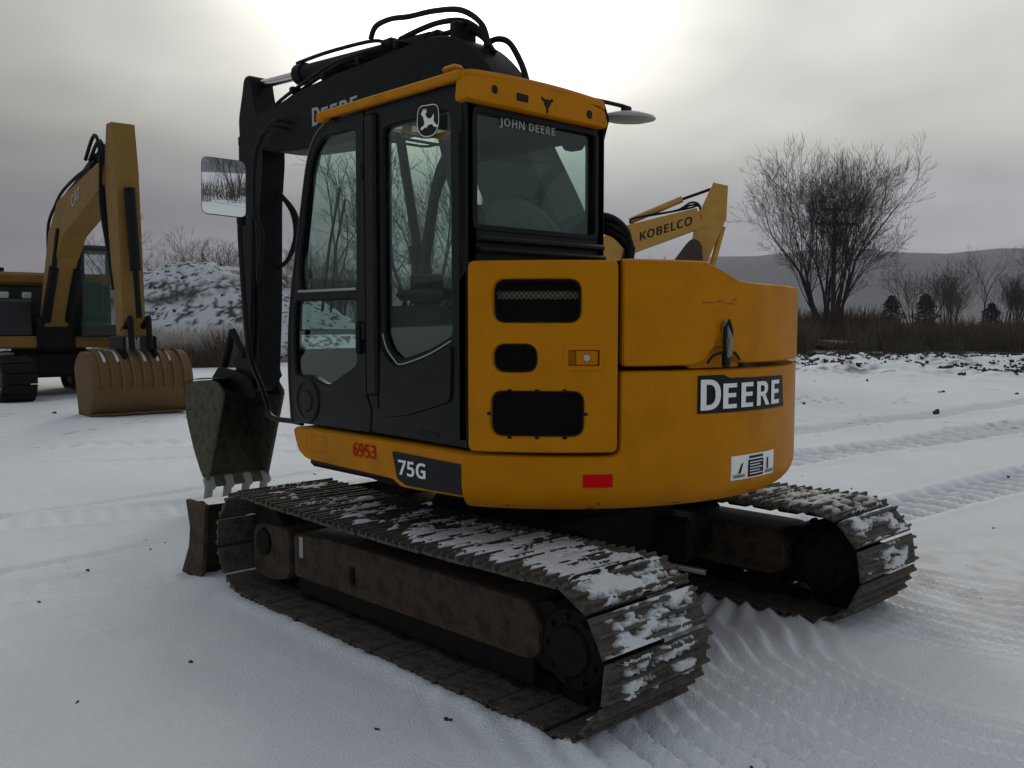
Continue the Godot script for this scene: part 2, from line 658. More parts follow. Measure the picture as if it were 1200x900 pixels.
func ground_height(r: float, d: float) -> float:
	var p := rv(r, d)
	var far := Vector2(p.x, p.y).length()
	var h := 0.05 * n_big.get_noise_2d(p.x * 0.25, p.y * 0.25) * smoothstep(3.0, 9.0, far)
	var near := 1.0 - smoothstep(14.0, 30.0, far)
	if d > 0.5 and near > 0.0:
		h += near * (0.004 * n_mid.get_noise_2d(p.x, p.y) + 0.004 * n_small.get_noise_2d(p.x, p.y) + 0.012 * n_big.get_noise_2d(p.x, p.y))
		h += turn_marks(p.x, p.y)
		# long faint scrape lines left by a blade
		var ls := r * 0.68 + d * 0.73
		var lt := r * 0.73 - d * 0.68
		h += 0.006 * (1.0 - smoothstep(0.0, 2.5, r)) * n_mid.get_noise_2d(ls * 0.12, lt * 0.9) + 0.003 * n_small.get_noise_2d(ls * 0.05, lt * 0.35)
		h += band(r, d, Vector2(1.2, 8.6), Vector2(7.3, 13.1), 0.33, 0.06, 0.30, 2.4)
		h += band(r, d, Vector2(2.0, 6.45), Vector2(4.85, 8.7), 0.27, 0.055, 0.24, 2.4)
		h += band(r, d, Vector2(2.4, 11.6), Vector2(8.9, 16.6), 0.3, 0.03, 0.0, 0.0)
		h += band(r, d, Vector2(-3.92, 7.01), Vector2(-2.82, 8.2), 0.06, 0.02, 0.0, 0.0)
		h += band(r, d, Vector2(-3.05, 5.42), Vector2(-2.21, 6.39), 0.06, 0.02, 0.0, 0.0)
		h += band(r, d, Vector2(-3.0, 4.6), Vector2(-1.9, 5.75), 0.25, 0.006, 0.16, 0.0)
		h += band(r, d, Vector2(-4.4, 6.5), Vector2(-2.0, 7.7), 0.26, 0.018, 0.17, 0.0)
		h += band(r, d, Vector2(-3.6, 4.7), Vector2(-2.3, 5.3), 0.2, 0.012, 0.15, 0.0) * smoothstep(-1.2, -2.0, r)
		h += band(r, d, Vector2(-7.5, 10.5), Vector2(-3.5, 11.6), 0.3, 0.03, 0.28, 2.4)
		h += band(r, d, Vector2(-7.0, 8.9), Vector2(-3.5, 10.2), 0.06, 0.02, 0.0, 0.0)
		# the tracks press in and push a little lip aside
		for s in [1.0, -1.0]:
			var dy := absf(p.y - s * 0.93) - 0.3
			var dx := absf(p.x) - 1.2
			var e := maxf(dy, dx)
			h += 0.02 * exp(-pow((e - 0.05) / 0.05, 2.0)) * (0.7 + 0.6 * n_mid.get_noise_2d(p.x * 2.0, p.y * 2.0))
			if e < 0.0:
				h = minf(h, -0.008)
	# churned bank at the far right edge of the yard
	var bank := smoothstep(21.0, 26.0, d) * (1.0 - smoothstep(36.0, 42.0, d)) * smoothstep(6.0, 11.0, r) * (1.0 - smoothstep(60.0, 90.0, r))
	h += bank * (0.10 + 0.26 * n_big.get_noise_2d(p.x * 0.5, p.y * 0.5) + 0.12 * n_mid.get_noise_2d(p.x * 0.4, p.y * 0.4))
	if d > 60.0:
		h += (d - 60.0) * 0.004 * smoothstep(60.0, 200.0, d)
	return h


func ground_color(r: float, d: float, h: float) -> Color:
	var p := rv(r, d)
	var k := 0.87 + 0.03 * n_big.get_noise_2d(p.x * 0.6 + 50.0, p.y * 0.6)
	var col := Color(k * 0.955, k * 0.99, k * 1.04)
	var far := Vector2(p.x, p.y).length()
	var q := n_mid.get_noise_2d(p.x * 0.8 + 80.0, p.y * 0.8) + 0.6 * n_big.get_noise_2d(p.x * 0.4, p.y * 0.4 + 20.0)
	# churned earth mixed into the scraped snow behind the far track
	var churn := exp(-pow((Vector2(p.x + 1.3, p.y + 1.9).length()) / 0.9, 2.0))
	col = col.lerp(Color(0.50, 0.455, 0.40), churn * smoothstep(-0.1, 0.6, q) * 0.55)
	var by := exp(-pow(Vector2(p.x + 2.15, p.y - 1.25).length() / 0.45, 2.0))
	col = col.lerp(Color(0.10, 0.095, 0.09), by * smoothstep(0.25, 0.4, n_mid.get_noise_2d(p.x * 2.0, p.y * 2.0)) * 0.9)
	if r > 0.5 and d > 5.0 and d < 22.0:
		# snow pressed dirty in the tyre prints
		var t := band(r, d, Vector2(1.2, 8.6), Vector2(7.3, 13.1), 0.33, 1.0, 0.30, 2.4) + band(r, d, Vector2(2.0, 6.45), Vector2(4.85, 8.7), 0.27, 1.0, 0.24, 2.4) + 0.6 * band(r, d, Vector2(2.4, 11.6), Vector2(8.9, 16.6), 0.3, 1.0, 0.0, 0.0)
		col = col.lerp(Color(0.50, 0.52, 0.57), clampf(-t, 0.0, 1.0) * 0.8)
	if d > 20.0:
		var bank := smoothstep(23.0, 27.0, d) * (1.0 - smoothstep(60.0, 90.0, d)) * smoothstep(3.0, 8.0, r)
		col = col.lerp(Color(0.07, 0.06, 0.05), bank * smoothstep(0.12, 0.5, q + 0.5 * smoothstep(33.0, 40.0, d)) * 0.8)
		col = col.lerp(Color(0.12, 0.10, 0.075), smoothstep(38.0, 46.0, d) * smoothstep(-0.5, 0.2, q + 0.5) * 0.92)
	elif far > 8.0:
		col = col.lerp(Color(0.2, 0.18, 0.16), smoothstep(0.62, 0.75, q) * 0.7)
	return col


func make_ground() -> void:
	var rs := []
	var ds := []
	var s := 0.0
	var step := 0.03
	var right_side := [0.0]
	while s < 1500.0:
		s += step
		right_side.append(s)
		step *= 1.0 if s < 4.2 else (1.03 if s < 40 else 1.25)
	for i in range(right_side.size() - 1, 0, -1):
		rs.append(-right_side[i])
	rs.append_array(right_side)
	for k in [-1500.0, -700.0, -300.0, -120.0, -60.0, -30.0, -15.0, -8.0, -4.0, -2.0, -1.0, 0.0, 0.6, 1.0, 1.3]:
		ds.append(k)
	s = 1.3
	step = 0.018
	while s < 1500.0:
		s += step
		ds.append(s)
		step *= 1.0065 if s < 12.0 else (1.012 if s < 50.0 else 1.2)
	var nr := rs.size()
	var nd := ds.size()
	var v := PackedVector3Array()
	var c := PackedColorArray()
	v.resize(nr * nd)
	c.resize(nr * nd)
	for j in nd:
		for i in nr:
			var h := ground_height(rs[i], ds[j])
			v[j * nr + i] = gv(rv(rs[i], ds[j], h))
			c[j * nr + i] = ground_color(rs[i], ds[j], h)
	var n := PackedVector3Array()
	n.resize(nr * nd)
	for j in nd:
		for i in nr:
			var a := v[j * nr + mini(i + 1, nr - 1)] - v[j * nr + maxi(i - 1, 0)]
			var b := v[mini(j + 1, nd - 1) * nr + i] - v[maxi(j - 1, 0) * nr + i]
			n[j * nr + i] = a.cross(b).normalized()
	var ix := PackedInt32Array()
	ix.resize((nr - 1) * (nd - 1) * 6)
	var k := 0
	for j in nd - 1:
		for i in nr - 1:
			var a := j * nr + i
			ix[k] = a
			ix[k + 1] = a + nr
			ix[k + 2] = a + nr + 1
			ix[k + 3] = a
			ix[k + 4] = a + nr + 1
			ix[k + 5] = a + 1
			k += 6
	var arr := []
	arr.resize(Mesh.ARRAY_MAX)
	arr[Mesh.ARRAY_VERTEX] = v
	arr[Mesh.ARRAY_NORMAL] = n
	arr[Mesh.ARRAY_COLOR] = c
	arr[Mesh.ARRAY_INDEX] = ix
	var am := ArrayMesh.new()
	am.add_surface_from_arrays(Mesh.PRIMITIVE_TRIANGLES, arr)
	am.surface_set_material(0, M.snow)
	var o := MeshInstance3D.new()
	o.name = "snow_ground"
	o.mesh = am
	add_child(o)
	structure(o, "snow covered yard scored with tyre and track marks")


func make_hills() -> void:
	# a long wooded ridge all round, highest beyond the big bare tree
	var pts := []
	var na := 145
	for i in na:
		var a := TAU * i / (na - 1)
		var r0 := 560.0
		var tall := 42.0 + 10.0 * n_big.get_noise_2d(cos(a) * 5.0, sin(a) * 5.0)
		var off := wrapf(a, -PI, PI)  # 0 is straight ahead, positive to the right
		tall += 22.0 * exp(-pow((off - 0.55) / 0.45, 2.0)) + 9.0 * exp(-pow((off - 0.2) / 0.09, 2.0))
		for k in 9:
			var t := k / 8.0
			var rr := r0 + 420.0 * t
			var hz := tall * 1.0 * smoothstep(0.0, 0.75, t) + 1.6 * n_mid.get_noise_2d(a * 120.0, t * 9.0)
			pts.append(rv(sin(off) * rr, cos(off) * rr, hz if k else -2.0))
	var mb := MB.new()
	mb.grid(pts, na, 9, true)
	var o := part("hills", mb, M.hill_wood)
	structure(o, "long low wooded hills fading into the winter haze")


func make_mound() -> void:
	var ctr := Vector2(-12.6, 38.0)
	var mb := MB.new()
	mb.colf = func(p: Vector3) -> Color:
		var q := 0.75 * n_small.get_noise_3d(p.x * 0.13, p.y * 0.13, p.z * 0.22) + 0.45 * n_mid.get_noise_3d(p.x * 0.14, p.y * 0.14, p.z * 0.2) + 0.25 * n_big.get_noise_2d(p.x * 0.5, p.z * 0.8)
		var strip := exp(-pow((p.z - 2.55 - 0.35 * n_big.get_noise_2d(p.x * 0.4, p.y * 0.4) + 0.15 * (p - rv(-13.0, 36.0)).dot(Vector3(sin(YAW), cos(YAW), 0))) / 0.22, 2.0))
		var k := smoothstep(0.12, 0.30, q)
		k = maxf(k, strip * smoothstep(-0.3, 0.1, q + 0.2))
		k = maxf(k, smoothstep(0.55, 0.1, p.z) * 0.8)
		return Color(0.56, 0.58, 0.62).lerp(Color(0.05, 0.045, 0.038), k)
	var pts := []
	var ni := 270
	var nj := 150
	for i in ni:
		for j in nj:
			var r := lerpf(-11.0, 13.0, i / (ni - 1.0))
			var d := lerpf(-7.0, 7.0, j / (nj - 1.0))
			var h := mound_height(r, d)
			pts.append(rv(ctr.x + r, ctr.y + d, h))
	mb.grid(pts, ni, nj, true)
	var o := part("snow_mound", mb, M.soil)
	structure(o, "tall heap of earth and stones dusted with snow")


func mound_height(r: float, d: float) -> float:
	var e := sqrt(pow(r / 10.5, 2.0) + pow(d / 6.2, 2.0))
	var h := 3.9 * (1.0 - smoothstep(0.0, 1.0, e)) * (1.0 + 0.12 * n_big.get_noise_2d(r * 0.4, d * 0.4))
	h += (0.10 * n_mid.get_noise_2d(r * 0.35, d * 0.35) + 0.06 * n_mid.get_noise_2d(r * 0.7 + 9.0, d * 0.7)) * smoothstep(1.05, 0.8, e) - 0.12 * smoothstep(0.9, 1.0, e)
	return h


# ---------------------------------------------------------------- plants
func twig(mb: MB, a: Vector3, b: Vector3, r0: float, r1: float, sides: int) -> void:
	mb.tube([a, b], [r0, r1], sides, false)


func grow(wood: MB, fine: MB, p: Vector3, dir: Vector3, length: float, r: float, depth: int, most: int, up: float, sides: int) -> void:
	var seg := 3 if depth < 2 else 2
	var q := p
	var d := dir
	var r0 := r
	for i in seg:
		var r1 := r * lerpf(1.0, 0.55, (i + 1.0) / seg)
		d = (d + Vector3(rng.randfn(0, 0.11), rng.randfn(0, 0.11), rng.randfn(0, 0.08) + up * 0.05)).normalized()
		var q2 := q + d * length / seg
		twig(wood if depth < 2 else fine, q, q2, r0, r1, sides if depth < 2 else 3)
		if depth < most and (i > 0 or depth > 0):
			var kids := 1
			for c in kids:
				var f := MB.frame(d)
				var a := rng.randf() * TAU
				var out: Vector3 = f[0] * cos(a) + f[1] * sin(a)
				var nd := (d * cos(0.6) + out * sin(0.6 + rng.randf() * 0.25) + Vector3(0, 0, up * (0.5 if depth < 2 else 0.12))).normalized()
				grow(wood, fine, q.lerp(q2, rng.randf_range(0.4, 1.0)), nd, length * rng.randf_range(0.45, 0.75), maxf(r1 * 0.55, 0.0065), depth + 1, most, up, 3)
		q = q2
		r0 = r1
	if depth < most:
		for c in 2:
			var f := MB.frame(d)
			var a := rng.randf() * TAU
			var out: Vector3 = f[0] * cos(a) + f[1] * sin(a)
			grow(wood, fine, q, (d + out * rng.randf_range(0.25, 0.55) + Vector3(0, 0, up * 0.15)).normalized(), length * rng.randf_range(0.5, 0.7), maxf(r0 * 0.8, 0.008), depth + 1, most, up, 3)


func bare_tree(called: String, at: Vector3, stems: int, tall: float, lean: float, most: int, thick: float, bark := "bark") -> Node3D:
	var o := node(called, self, at)
	var wood := MB.new()
	var fine := MB.new()
	for i in stems:
		var a := TAU * (i + rng.randf() * 0.7) / stems
		var l := lean * (sqrt((fmod(i * 0.382, 1.0) + 0.15) / 1.15) if stems > 1 else 0.3)
		var dir := Vector3(cos(a) * l, sin(a) * l, 1.0).normalized()
		var base := Vector3(cos(a), sin(a), 0) * (0.25 if stems > 1 else 0.0) * rng.randf_range(0.3, 1.2)
		grow(wood, fine, base - Vector3(0, 0, 0.1), dir, tall * rng.randf_range(0.47, 0.53) * (1.0 - 0.34 * l), thick * rng.randf_range(0.7, 1.1), 0, most, 0.7, 6)
	part("trunk", wood, M[bark], o)
	part("crown", fine, M.twig, o)
	return o


func copy_tree(src: Node3D, at: Vector3, turn: float, size: float) -> Node3D:
	var o: Node3D = src.duplicate()
	o.name = String(src.name).rstrip("0123456789_")
	add_child(o, true)
	o.position = gv(at)
	o.rotation.y = turn
	o.scale = Vector3.ONE * size
	return o


func tuft_mesh(blades: int, tall: float, wide: float, col: Color, col2: Color) -> ArrayMesh:
	var mb := MB.new()
	for i in blades:
		var a := rng.randf() * TAU
		var b := Vector3(cos(a), sin(a), 0) * wide * sqrt(rng.randf())
		var t := b + Vector3(rng.randfn(0, 0.22), rng.randfn(0, 0.22), 1.0) * tall * rng.randf_range(0.45, 1.0)
		mb.col = col.lerp(col2, rng.randf())
		var m := b.lerp(t, 0.55) + Vector3(rng.randfn(0, 0.03), rng.randfn(0, 0.03), 0)
		mb.tube([b, m, t], [0.012, 0.010, 0.003], 3, false)
		if rng.randf() < 0.5:
			mb.tube([m, m.lerp(t, 0.5) + Vector3(rng.randfn(0, 0.14), rng.randfn(0, 0.14), 0.06)], [0.008, 0.003], 3, false)
	return mb.mesh(M.weeds)


func scatter(called: String, label: String, mesh: Mesh, spots: Array, lo: float, hi: float) -> void:
	var mm := MultiMesh.new()
	mm.transform_format = MultiMesh.TRANSFORM_3D
	mm.mesh = mesh
	mm.instance_count = spots.size()
	for i in spots.size():
		var k := rng.randf_range(lo, hi)
		mm.set_instance_transform(i, Transform3D(Basis(Vector3.UP, rng.randf() * TAU).scaled(Vector3(k, k * rng.randf_range(0.8, 1.2), k)), gv(spots[i])))
	var o := MultiMeshInstance3D.new()
	o.name = called
	o.multimesh = mm
	add_child(o, true)
	structure(o, label, "stuff")


func conifer(at: Vector3, tall: float, label: String) -> void:
	var o := node("conifer", self, at)
	var wood := MB.new()
	wood.tube([Vector3(0, 0, -0.1), Vector3(0, 0, tall * 0.95)], [0.14, 0.02], 6)
	var mb := MB.new()
	for i in 1500:
		var t := pow(rng.randf(), 0.8)
		var z := tall * (0.06 + 0.94 * t)
		var rad := tall * 0.33 * pow(1.0 - t, 0.6) * rng.randf_range(0.4, 1.15) * (1.0 + 0.3 * sin(z * 5.0 + tall) + 0.2 * n_big.get_noise_2d(z * 2.0, tall))
		var a := rng.randf() * TAU
		var c := Vector3(cos(a) * rad, sin(a) * rad, z)
		var out := Vector3(cos(a), sin(a), -0.25).normalized()
		var side := Vector3(-sin(a), cos(a), rng.randf_range(-0.4, 0.4))
		var s := tall * rng.randf_range(0.025, 0.055)
		mb.tri(c - side * s, c + out * s * 2.2, c + side * s)
	part("trunk", wood, M.bark, o)
	part("crown", mb, M.needle, o)
	tag(o, label, "tree", "dark conifers beyond the brush")


const ORDER := ["first", "second", "third", "fourth", "fifth", "sixth", "seventh", "eighth", "ninth", "tenth", "eleventh", "twelfth", "thirteenth", "fourteenth", "fifteenth", "sixteenth", "seventeenth", "eighteenth", "nineteenth", "twentieth"]


func ordinal(i: int) -> String:
	if i < 20:
		return ORDER[i]
	return ("twenty-" if i < 29 else ("thirtieth" if i == 29 else "thirty-")) + (ORDER[(i + 1) % 10 - 1] if (i + 1) % 10 else "")


# a row of look-alikes: each is told by its place counted along the row from a thing one can find
func label_row(group: String, text: String) -> void:
	var row := []
	for o in get_children():
		if o.get_meta("group", "") == group:
			var p: Vector3 = o.position
			var q := Vector2(p.x - EYE.x, -p.z - EYE.y)
			row.append([absf(wrapf(q.angle() + YAW + 0.33, -PI, PI)), o])
	row.sort_custom(func(a, b): return a[0] < b[0])
	for i in row.size():
		row[i][1].set_meta("label", text % ordinal(i))


func make_plants() -> void:
	var big := bare_tree("bare_tree", rv(18.9, 55.5, 0.0), 13, 11.4, 0.46, 5, 0.13)
	big.scale = Vector3(0.84, 0.98, 0.84)
	tag(big, "large bare many-stemmed tree spreading beside the utility pole", "tree")
	# stock of smaller bare trees, each placed itself, then copied
	var kinds := []
	kinds.append(bare_tree("woodland_tree", rv(-25.5, 68, 0), 3, 6.2, 0.35, 4, 0.09))
	kinds.append(bare_tree("woodland_tree", rv(-21.5, 72, 0), 1, 6.8, 0.3, 4, 0.12))
	kinds.append(bare_tree("woodland_tree", rv(-23.5, 70, 0), 5, 5.8, 0.45, 4, 0.08))
	kinds.append(bare_tree("woodland_tree", rv(-20.2, 66, 0), 2, 6.2, 0.3, 4, 0.09, "pale_bark"))
	for k in kinds:
		tag(k, "bare tree among the winter woods behind the snowy heap", "tree", "bare trees in the woods behind the heap")
	for i in 30:
		var r := lerpf(-27.0, 1.5, i / 29.0) + rng.randf_range(-1.2, 1.2)
		var src: Node3D = kinds[rng.randi() % 4]
		var sz := rng.randf_range(0.85, 1.15)
		if r < -35.0 or (r > -17.5 and r < -14.0):
			sz *= 0.9
		var o := copy_tree(src, rv(r, rng.randf_range(60, 80), 0), rng.randf() * TAU, sz)
		tag(o, "bare tree among the winter woods behind the heap and the excavators", "tree", "bare trees in the woods behind the heap")
	for s in [[-8.3, 46.0, 0.95], [-4.3, 47.0, 1.1], [-6.4, 52.0, 0.95], [-3.2, 56.0, 1.0], [6.0, 60.0, 0.5], [8.2, 62.0, 0.48], [10.0, 66.0, 0.45]]:
		var o := copy_tree(kinds[[1, 1, 0, 3, 0, 2, 0][int(absf(s[0])) % 7]], rv(s[0], s[1], 0), rng.randf() * TAU, s[2] * 1.6)
		tag(o, "bare tree seen past the cab of the dark excavator", "tree", "bare trees behind the dark excavator")
	for i in 22:
		var r := lerpf(41.0, 62.0, i / 21.0) + rng.randf_range(-0.8, 0.8)
		var o := copy_tree(kinds[i % 3], rv(r, rng.randf_range(86, 98), 0.1), rng.randf() * TAU, rng.randf_range(0.75, 1.2))
		tag(o, "small dark bare tree in the thicket beyond the yard edge", "tree", "thicket of small trees beyond the yard edge")
	label_row("bare trees in the woods behind the heap", "bare tree in the winter woods, %s counted from the big bare tree")
	label_row("bare trees behind the dark excavator", "bare tree past the dark excavator cab, %s counted from the big bare tree")
	label_row("thicket of small trees beyond the yard edge", "small tree in the thicket past the conifers, %s counted from them")
	conifer(rv(45.0, 110, 0.2), 4.3, "broad dark conifer nearest the large bare tree")
	conifer(rv(49.4, 111, 0.2), 4.5, "lone narrow conifer with snow gap on both sides")
	conifer(rv(50.6, 98, 0.2), 3.2, "low dark conifer at the edge of the thicket")
	var brown := tuft_mesh(26, 1.15, 0.45, Color(0.06, 0.043, 0.03), Color(0.13, 0.095, 0.05))
	var olive := tuft_mesh(26, 0.95, 0.5, Color(0.06, 0.052, 0.03), Color(0.105, 0.09, 0.045))
	var pale := tuft_mesh(22, 1.3, 0.4, Color(0.42, 0.37, 0.33), Color(0.72, 0.68, 0.65))
	var red := tuft_mesh(24, 1.2, 0.4, Color(0.075, 0.04, 0.033), Color(0.12, 0.075, 0.055))
	var sp := []
	for i in 2600:
		var q := Vector2(rng.randf_range(8, 64), rng.randf_range(40, 63))
		var w := n_big.get_noise_2d(q.x * 0.12, q.y * 0.12) + 0.5 * n_big.get_noise_2d(q.x * 0.5, q.y * 0.5 + 70.0) + 0.09 * (q.y - 46.5)
		if w > 0.0:
			sp.append(rv(q.x, q.y, 0.0))
	scatter("brush", "brown dead brush along the far edge of the yard", brown, sp, 0.4, 1.6)
	sp = []
	for i in 2000:
		var q := Vector2(rng.randf_range(11, 70), rng.randf_range(38, 60))
		var w := n_big.get_noise_2d(q.x * 0.12 + 30.0, q.y * 0.12) + 0.5 * n_big.get_noise_2d(q.x * 0.5, q.y * 0.5) + 0.09 * (q.y - 45.0)
		if w > 0.05:
			sp.append(rv(q.x, q.y, 0.0))
	scatter("dry_weeds", "olive dry weeds along the far edge of the yard", olive, sp, 0.4, 1.0)
	sp = []
	for i in 330:
		var q := Vector2(rng.randfn(0, 2.0), rng.randfn(0, 1.2))
		sp.append(rv(18.9 + q.x, 55.0 + q.y, 0.0))
	scatter("undergrowth", "reddish scrub crowding the foot of the large bare tree", red, sp, 0.8, 1.9)
	sp = []
	for i in 620:
		var q := Vector2(rng.randf_range(-13.6, -8.3), rng.randf_range(30.4, 32.4))
		sp.append(rv(q.x, q.y, 0.0))
	scatter("tall_grass", "pale dry stalks standing in front of the snowy heap", pale, sp, 0.45, 1.1)
	sp = []
	for i in 260:
		sp.append(rv(rng.randf_range(-13.5, -8.6), rng.randf_range(29.2, 30.6), 0.0))
	scatter("dead_growth", "low brown growth along the foot of the snowy heap", brown, sp, 0.25, 0.65)
	sp = []
	sp = []
	for i in 22:
		sp.append(rv(rng.randfn(-9.4, 0.4), rng.randf_range(30.0, 31.5), 0.0))
	scatter("red_weeds", "reddish weeds at the foot of the snowy heap", red, sp, 0.7, 1.1)
	# clods of earth and stones
	var cl := MB.new()
	for i in 3:
		cl.box(Vector3(rng.randfn(0, 0.05), rng.randfn(0, 0.05), 0.02 + 0.03 * i), Vector3(0.16, 0.12, 0.09) * rng.randf_range(0.7, 1.2), 0.035, Basis.from_euler(Vector3(rng.randf() * 3, rng.randf() * 3, rng.randf() * 3)))
	var clod := cl.mesh(M.clod)
	sp = []
	for i in 9000:
		var d := rng.randf_range(24, 42)
		var r := rng.randf_range(0.18, 0.62) * d
		var p := rv(r, d)
		var w := n_big.get_noise_2d(p.x * 0.16, p.y * 0.16) + 0.7 * n_big.get_noise_2d(p.x * 0.6, p.y * 0.6) + 0.045 * (d - 35.0)
		if w > -0.22 + 0.5 * rng.randf():
			sp.append(rv(r, d, ground_height(r, d) + 0.0))
	scatter("debris", "dark frozen dirt and stubble breaking through the snow by the brush", clod, sp, 0.10, 0.6)
	sp = []
	for i in 60:
		var r := rng.randf_range(-14, 30)
		var d := rng.randf_range(11, 25)
		sp.append(rv(r, d, ground_height(r, d) - 0.02))
	for i in 420:
		var r := rng.randf_range(-8, 9)
		var d := rng.randf_range(-6, 0)
		var e := sqrt(pow(r / 10.5, 2.0) + pow(d / 6.2, 2.0))
		if e < 0.95:
			sp.append(rv(r - 12.6, d + 38.0, mound_height(r, d) - 0.03))
	scatter("clods", "dark clods of frozen earth strewn over the snow", clod, sp, 0.12, 0.7)
	sp = []
	for k in [[-2.25, 3.55, 9], [-2.9, 4.1, 3], [-1.6, 2.75, 3], [-2.7, 5.6, 4], [0.75, 2.9, 22], [-2.45, 6.2, 4]]:
		for i in k[2]:
			var r: float = k[0] + rng.randfn(0, 0.07)
			var d: float = k[1] + rng.randfn(0, 0.10)
			sp.append(rv(r, d, ground_height(r, d) - 0.004))
	for i in 50:
		var r := rng.randf_range(-3, 5)
		var d := rng.randf_range(2.6, 9)
		sp.append(rv(r, d, ground_height(r, d) - 0.004))
	scatter("crumbs", "dark crumbs of soil dropped on the near snow", clod, sp, 0.03, 0.12)


func make_pole() -> void:
	var o := node("utility_pole", self, rv(20.9, 60.5, 0))
	var mb := MB.new()
	mb.tube([Vector3(0, 0, -0.2), Vector3(0, 0, 9.1)], [0.17, 0.12], 10)
	part("pole", mb, M.pole_wood, o)
	var across := (rv(1, 0.12) - rv(0, 0)).normalized()
	for k in [[8.65, 0.85], [7.75, 1.45]]:
		var arm := MB.new()
		var c := Vector3(0, 0, k[0]) + (rv(0, 0) - rv(0, 1)).normalized() * 0.16
		arm.tube([c - across * k[1], c + across * k[1]], 0.09, 4)
		part("crossarm", arm, M.pole_wood, o)
		var ins := MB.new()
		for s in [-0.9, -0.45, 0.45, 0.9]:
			ins.lathe(c + across * k[1] * s + Vector3(0, 0, 0.06), Vector3(0, 0, 1), [[0.0, 0.03], [0.06, 0.06], [0.16, 0.05], [0.2, 0.0]], 8)
		part("insulators", ins, M.pale_vinyl, o)
	var tr := MB.new()
	tr.lathe(Vector3(0, 0, 6.3) + (rv(0.3, 0) - rv(0, 0)), Vector3(0, 0, 1), [[0, 0], [0, 0.2], [0.9, 0.2], [0.95, 0.0]], 12)
	part("transformer", tr, M.pale_vinyl, o)
	tag(o, "wooden utility pole with two crossarms standing behind the bare tree", "utility pole")
	for i in 4:
		var l := MB.new()
		var a := rv(15.2 + 0.5 * i, 47.0 + 0.5 * i, 0.25 + 0.16 * (i % 2))
		l.tube([a, a + (rv(1.5, -0.9) - rv(0, 0)) + Vector3(0, 0, -0.12 + 0.1 * i)], [0.13, 0.10], 8)
		var g := part("log", l, M.cut_wood if i == 1 else M.bark)
		tag(g, ["dark log lying lowest at the brush edge", "pale cut log leaning on the dark logs by the brush", "dark log half buried in brush under the pale log", "thin dark log beside the bare tree foot"][i], "log", "logs at the brush edge")


# ---------------------------------------------------------------- the near excavator
func plan_x(u: float, v: float, d: float, y: float) -> Vector3:   # left side of the machine: u runs backwards
	return Vector3(-u, y - d, v)


func side(y: float) -> Callable:
	return func(u: float, v: float, d: float) -> Vector3: return Vector3(-u, y - d, v)


func side_right(y: float) -> Callable:
	return func(u: float, v: float, d: float) -> Vector3: return Vector3(u, y + d, v)


func rear(x: float) -> Callable:
	return func(u: float, v: float, d: float) -> Vector3: return Vector3(x + d, -u, v)


# the round tail: u is the arc length to the right of straight astern
func tail(out: float) -> Callable:
	return func(u: float, v: float, d: float) -> Vector3:
		var a := u / RAD
		var r := RAD + out - d
		var low := 0.71 + 0.13 - v
		if low > 0.0:
			r -= 0.13 - sqrt(maxf(0.0, 0.0169 - minf(low, 0.128) * minf(low, 0.128)))
		return Vector3(-r * cos(a), -r * sin(a), v)


func straight_tail(out: float) -> Callable:
	return func(u: float, v: float, d: float) -> Vector3:
		var a := u / RAD
		var r := RAD + out - d
		return Vector3(-r * cos(a), -r * sin(a), v)


func xz(pts: Array) -> Array:
	var q := []
	for i in range(0, pts.size(), 2):
		q.append(Vector2(-pts[i], pts[i + 1]))
	return q


func deg_u(t: float) -> float:
	return -deg_to_rad(t) * RAD


